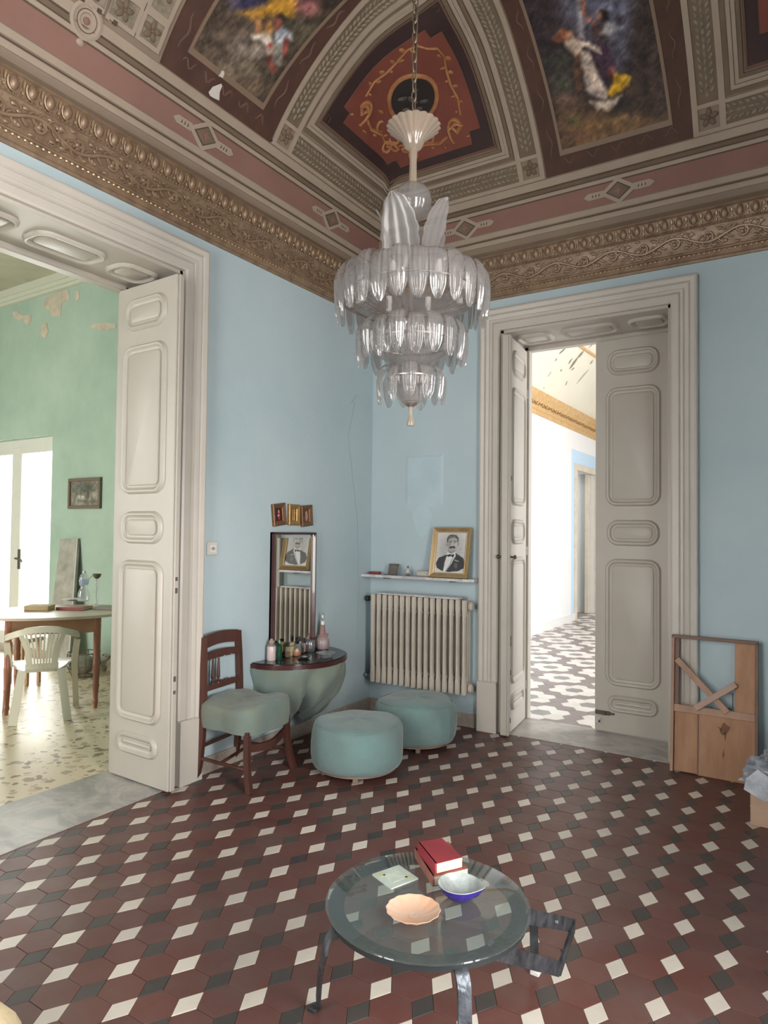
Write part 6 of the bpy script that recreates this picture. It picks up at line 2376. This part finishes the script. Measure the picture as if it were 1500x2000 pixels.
M_BTL = mat_glass('thin_pet_plastic', (.96, .97, .98), (.8, .82, .85), .72, .06, .16, .6)
wb_ = thing('water_bottle', 'clear pinched plastic water bottle standing on books on the oval table', 'bottle', (*gpt(163, 1184)[:2], GTZ + .047))
MB().lathe([(0, 0), (.044, 0), (.050, .01), (.052, .05), (.046, .085), (.032, .115), (.026, .128), (.034, .15), (.040, .18), (.042, .205), (.036, .23), (.022, .248), (.014, .255)], 28).build('bottle_body', M_BTL, wb_, smooth=60)
MB().lathe([(.014, .255), (.016, .256), (.016, .274), (.0, .276)], 16).build('cap', mat('white_cap', (.75, .75, .76), .4), wb_)
MB().lathe([(.0385, .150), (.0425, .18), (.0435, .202)], 24, None, None, False).build('label', mat_glass('pale_label_film', (.8, .85, .95), (.6, .66, .8), .5, .2, .06), wb_, smooth=60)
b1, b2, b3 = gpt(143, 1191), gpt(204, 1190), gpt(142, 1180)
az = math.atan2(_r[1], _r[0])
t = thing('book', 'closed red-covered book lying on the oval table under the bottle', 'book', (b1[0], b1[1], GT0), az - .12)
MB().bevbox(-.135, .115, -.05, .12, 0, .026, .003).build('cover', mat('brick_red_cover', (.30, .065, .05), .5), t)
MB().box(-.128, .118, -.047, .118, .004, .022).build('page_block', M_PAGE, t, smooth=0)
t = thing('book', 'grey cloth book lying beside the red one on the oval table', 'book', (b2[0], b2[1], GT0), az - .05)
MB().bevbox(-.085, .10, -.05, .12, 0, .024, .003).build('cover', mat('grey_book_cloth', (.32, .30, .26), .6), t)
MB().box(-.08, .103, -.047, .118, .004, .020).build('page_block', M_PAGE, t, smooth=0)
t = thing('paper_stack', 'white magazine lying open on the red book on the oval table', 'magazine', (b3[0] + .02, b3[1] + .04, GT0 + .0265), az)
MB().grid(lambda u, v: (-.20 + .26 * u, -.03 + .13 * v, .004 + .018 * math.sin(u * PI)), 10, 4).build('sheet', mat('glossy_white_paper', (.72, .74, .72), .3), t)
MB().bevbox(-.10, .06, -.02, .09, 0, .004, .001).build('page', mat('printed_grey_page', (.4, .4, .4), .5, var=.5, vscale=40), t)
t = thing('cardboard_tray', 'shallow tan cardboard tray on the oval table', 'tray', gpt(75, 1192), az + .1)
for bx in ((-.10, .10, -.05, -.044, 0, .042), (-.10, .10, .10, .106, 0, .042), (-.10, -.094, -.05, .10, 0, .042), (.094, .10, -.05, .10, 0, .042), (-.10, .10, -.05, .10, 0, .006)):
    MB().box(*bx).build('tray_side', mat('tan_card', (.55, .40, .22), .7), t, smooth=0)
MB().box(-.09, .085, -.04, .095, .006, .040).build('folded_paper', mat('tan_paper', (.58, .46, .30), .8, var=.3, vscale=30), t, smooth=0)
t = thing('glass_candlestick', 'tall clear glass tube stand carrying a small dark wire bowl', 'candlestick', gpt(188, 1180))
MB().lathe([(0, 0), (.022, 0), (.024, .006), (.018, .010), (.018, .235), (.020, .24)], 18).build('glass_tube', M_BTL, t, smooth=50)
b = MB()
b.lathe([(.006, .24), (.020, .245), (.034, .262), (.040, .285), (.038, .286), (.030, .264), (.006, .25)], 20)
b.build('wire_bowl', mat('dark_wire', (.14, .12, .10), .5, metal=.4), t)
MB().tube([(-.03, -.01, .27), (-.055, -.02, .262), (-.075, -.03, .235)], .003, 5).build('wire_hook', MATS['dark_wire'], t)

# picture and leaning slab on the green wall
p0, p1_ = ony(136, 994, GY), ony(200, 932, GY)
gp = thing('landscape_picture', 'dark framed landscape print hanging on the green wall', 'picture', ((p0[0] + p1_[0]) / 2, GY, (p0[2] + p1_[2]) / 2))
w2, h2 = (p1_[0] - p0[0]) / 2, (p1_[2] - p0[2]) / 2
M_DBR = mat('dark_brown_frame', (.16, .115, .085), .5)
for bx in ((-w2, w2, -.03, 0, -h2, -h2 + .035), (-w2, w2, -.03, 0, h2 - .035, h2), (-w2, -w2 + .035, -.03, 0, -h2 + .035, h2 - .035), (w2 - .035, w2, -.03, 0, -h2 + .035, h2 - .035)):
    MB().bevbox(*bx, .004).build('frame_rail', M_DBR, gp)
n = 50
V = [(-w2 + .03 + (2 * w2 - .06) * i / n, -.012, -h2 + .03 + (2 * h2 - .06) * j / n) for j in range(n + 1) for i in range(n + 1)]
PX = np.array([(i / n * 100, (1 - j / n) * 70) for j in range(n + 1) for i in range(n + 1)])
colr = paint(PX, (120, 116, 104), [('e', 45, 18, 28, 16, (92, 92, 82), 14), ('e', 20, 20, 12, 14, (104, 104, 94), 8), ('p', [(0, 45), (40, 50), (70, 46), (100, 52), (100, 70), (0, 70)], (140, 136, 122), 10), ('p', [(22, 40), (50, 42), (52, 52), (20, 52)], (176, 172, 158), 3), ('p', [(76, 30), (98, 34), (98, 52), (76, 50)], (150, 140, 122), 4),
                                   ('l', [(60, 20), (62, 50)], 3, (74, 70, 60), 3), ('l', [(36, 22), (36, 48)], 2, (80, 76, 66), 3), ('e', 62, 20, 14, 10, (84, 84, 72), 8), ('e', 70, 60, 20, 6, (110, 106, 92), 6)], .35, 7, 8)
paint_mesh('landscape_print', V, [(j * (n + 1) + i, j * (n + 1) + i + 1, (j + 1) * (n + 1) + i + 1, (j + 1) * (n + 1) + i) for j in range(n) for i in range(n)], lin255(colr), M_PRINT, gp)
s0, s1, s2, s3 = ony(118, 1053, GY - .03), ony(152, 1052, GY - .03), ony(143, 1180, GY - .13), ony(102, 1180, GY - .13)
dz = s0[2] - s3[2]
e3, e2 = s3 + (s3 - s0) * (s3[2] / dz), s2 + (s2 - s1) * (s2[2] / (s1[2] - s2[2]))
ls = thing('stone_slab', 'long rough grey marble slab leaning against the green wall', 'slab', (e3[0], e3[1], 0))
o3 = np.array([e3[0], e3[1], 0])
F4 = [s0 - o3, s1 - o3, e2 - o3, e3 - o3]
B4 = [p + np.array([.0, .028, 0]) for p in F4]
MB().add(F4 + B4, [(3, 2, 1, 0), (4, 5, 6, 7), (0, 1, 5, 4), (1, 2, 6, 5), (2, 3, 7, 6), (3, 0, 4, 7)]).build('slab_body', mat('rough_grey_marble', (.44, .42, .36), .7, var=.4, vscale=6), ls, smooth=0)
MB().add([F4[1] + [0, -.001, 0], F4[2] + [0, -.001, 0], F4[2] + [-.02, -.001, 0], F4[1] + [-.02, -.001, 0]], [(0, 1, 2, 3)]).build('worn_edge', mat('pale_edge', (.5, .49, .44), .8), ls, smooth=0)

# clutter by the wall
cp = onz(165, 1330)
ct_ = thing('wire_basket', 'round wire basket with dusty wrappings by the green wall', 'basket', (cp[0] - .20, cp[1] + .12, 0))
M_WIRE = mat('rusty_wire', (.22, .18, .13), .6, metal=.3)
b = MB()
for k in range(14):
    a = 2 * PI * k / 14
    b.tube([(.10 * math.cos(a), .10 * math.sin(a), 0.004), (.16 * math.cos(a), .16 * math.sin(a), .12), (.15 * math.cos(a), .15 * math.sin(a), .24)], .004, 5)
b.build('wires', M_WIRE, ct_)
for r, z in ((.10, .006), (.16, .12), (.15, .24)):
    MB().tube([(r * math.cos(a), r * math.sin(a), z) for a in np.linspace(0, 2 * PI, 31)[:-1]], .006, 6, closed=True).build('hoop', M_WIRE, ct_)
MB().ball((0, 0, .12), (.11, .11, .10), 12, 8).build('wrapping', mat('dusty_plastic_wrap', (.42, .40, .33), .5, var=.5, vscale=9, bump=.6, bscale=14), ct_, smooth=0)


def junk(nm, label, cat, px, py, r, m, sd, tall=1.0):
    p = onz(px, py)
    t = thing(nm, label, cat, (p[0], p[1] + r * .9, 0))
    rg2 = np.random.default_rng(sd)
    b = MB()
    vs = []
    for j in range(9):
        ph = -PI / 2 + PI * j / 8
        for i in range(14):
            a = 2 * PI * i / 14
            k = 1 + .25 * rg2.uniform(-1, 1)
            vs.append((r * math.cos(a) * math.cos(ph) * k, r * .8 * math.sin(a) * math.cos(ph) * k, max(r * tall * (1 + math.sin(ph)) * (1 + .12 * rg2.uniform(-1, 1)), .0)))
    b.add(vs, [(j * 14 + i, j * 14 + (i + 1) % 14, (j + 1) * 14 + (i + 1) % 14, (j + 1) * 14 + i) for j in range(8) for i in range(14)])
    b.build('sack', m, t, smooth=30)
    MB().tube([(.4 * r, -.2 * r, r * tall * 1.7), (.6 * r, -.1 * r, r * tall * 2.1), (.9 * r, .0, r * tall * 1.9)], .012, 6).build('twist', m, t)
    return t


junk('rubbish_sack', 'dark olive rubbish sack slumped at the foot of the green wall', 'sack', 210, 1330, .13, mat('olive_sack', (.24, .21, .12), .6, var=.4, vscale=8), 3, .8)
junk('rubbish_sack', 'pale crumpled plastic sack in front of the olive one', 'sack', 190, 1312, .09, mat('pale_sack', (.55, .52, .44), .4, var=.3, vscale=7), 4, .9)
t = thing('folded_rug', 'rolled dark rug lying on top of the junk by the wall', 'rug', (cp[0] + .30, cp[1] + .30, .275))
MB().tube([(-.22, .0, .06), (.0, .01, .07), (.24, .03, .065)], .055, 12).build('roll', mat('dark_rug', (.13, .08, .06), .9, var=.4, vscale=9), t)
MB().tube([(-.22, .0, .06), (-.23, 0, .06)], .035, 12).build('roll_core', mat('rug_lining', (.28, .22, .16), .9), t)
wb2 = onz(30, 1330)
t = thing('wooden_stool', 'small pale wooden stool under the oval table', 'stool', (wb2[0] + .15, wb2[1], 0), .3)
MB().bevbox(-.13, .13, -.10, .10, .40, .44, .006).build('seat', M_PALEWOOD, t)
for sx in (-.1, .1):
    for sy in (-.075, .075):
        MB().bevbox(sx - .015, sx + .015, sy - .015, sy + .015, 0, .40, .002).build('leg', mat('tan_stool_wood', (.50, .30, .16), .6), t)

# ---- white plastic chair, seen from behind
r0, r1 = onz(24, 1418)[:2], onz(132, 1407)[:2]
mid = (r0 + r1) / 2
dr = (r1 - r0) / np.linalg.norm(r1 - r0)
pc = thing('plastic_chair', 'white moulded plastic armchair with a slatted back at the oval table', 'chair', (mid[0], mid[1], 0), math.atan2(dr[1], dr[0]))
pc.scale = (1, 1, .90)
HWD = np.linalg.norm(r1 - r0) / 2
M_PLA = mat('ivory_plastic', (.70, .66, .52), .35)
# local: x to the right (as seen from behind), y forward (away from the back)
for s in (-1, 1):
    b = MB()
    b.bar([(s * HWD * 1.0, -.0, 0), (s * HWD * .86, .05, .22), (s * HWD * .72, .10, .43)], .060, .045, (1, 0, 0))
    b.build('leg', M_PLA, pc, smooth=25)
    b = MB()
    b.bar([(s * HWD * 1.38, .46, 0), (s * HWD * 1.32, .42, .22), (s * HWD * 1.25, .37, .43), (s * HWD * 1.33, .34, .60), (s * HWD * 1.36, .33, .645)], .050, .045, (0, 1, 0))
    b.build('leg', M_PLA, pc, smooth=25)
    b = MB()
    arc = []
    for t in np.linspace(0, 1, 12):
        a = t * PI / 2
        arc.append((s * HWD * (.55 + .86 * math.sin(a)), .06 + .38 * (1 - math.cos(a)), .775 - .12 * t ** 1.2))
    b.bar(arc, .052, .022, (0, 0, 1))
    b.build('arm', M_PLA, pc, smooth=40)
b = MB()
b.bar([(HWD * .62 * t, .06 - .018 * (1 - t * t), .785 - .012 * t * t) for t in np.linspace(-1, 1, 11)], .055, .022, (0, 0, 1))
b.build('top_rim', M_PLA, pc, smooth=40)
for k in range(10):
    t = (k - 4.5) / 4.5
    xt, xb = HWD * .80 * t, HWD * .46 * t
    b = MB()
    b.bar([(xt, .050 + .06 * t * t, .765 - .03 * t * t), (xb * .7 + xt * .3, .085 + .03 * t * t, .60), (xb, .125, .43)], .0135 if 0 < k < 9 else .035, .012, (1, 0, 0))
    b.build('slat', M_PLA, pc, smooth=30)
b = MB()
b.bar([(-HWD * .62, .125, .445), (HWD * .62, .125, .445)], .075, .016, (0, 0, 1))
b.build('lower_back', M_PLA, pc, smooth=20)
b = MB()
b.grid(lambda u, v: ((2 * u - 1) * HWD * (.72 + .58 * v), .10 + .40 * v, .435 - .022 * math.sin(PI * u) * math.sin(PI * v) + .012 * v), 14, 12)
b.grid(lambda u, v: ((2 * (1 - u) - 1) * HWD * (.72 + .58 * v), .10 + .40 * v, .410 - .022 * math.sin(PI * u) * math.sin(PI * v) + .012 * v), 14, 12)
b.build('seat', M_PLA, pc)
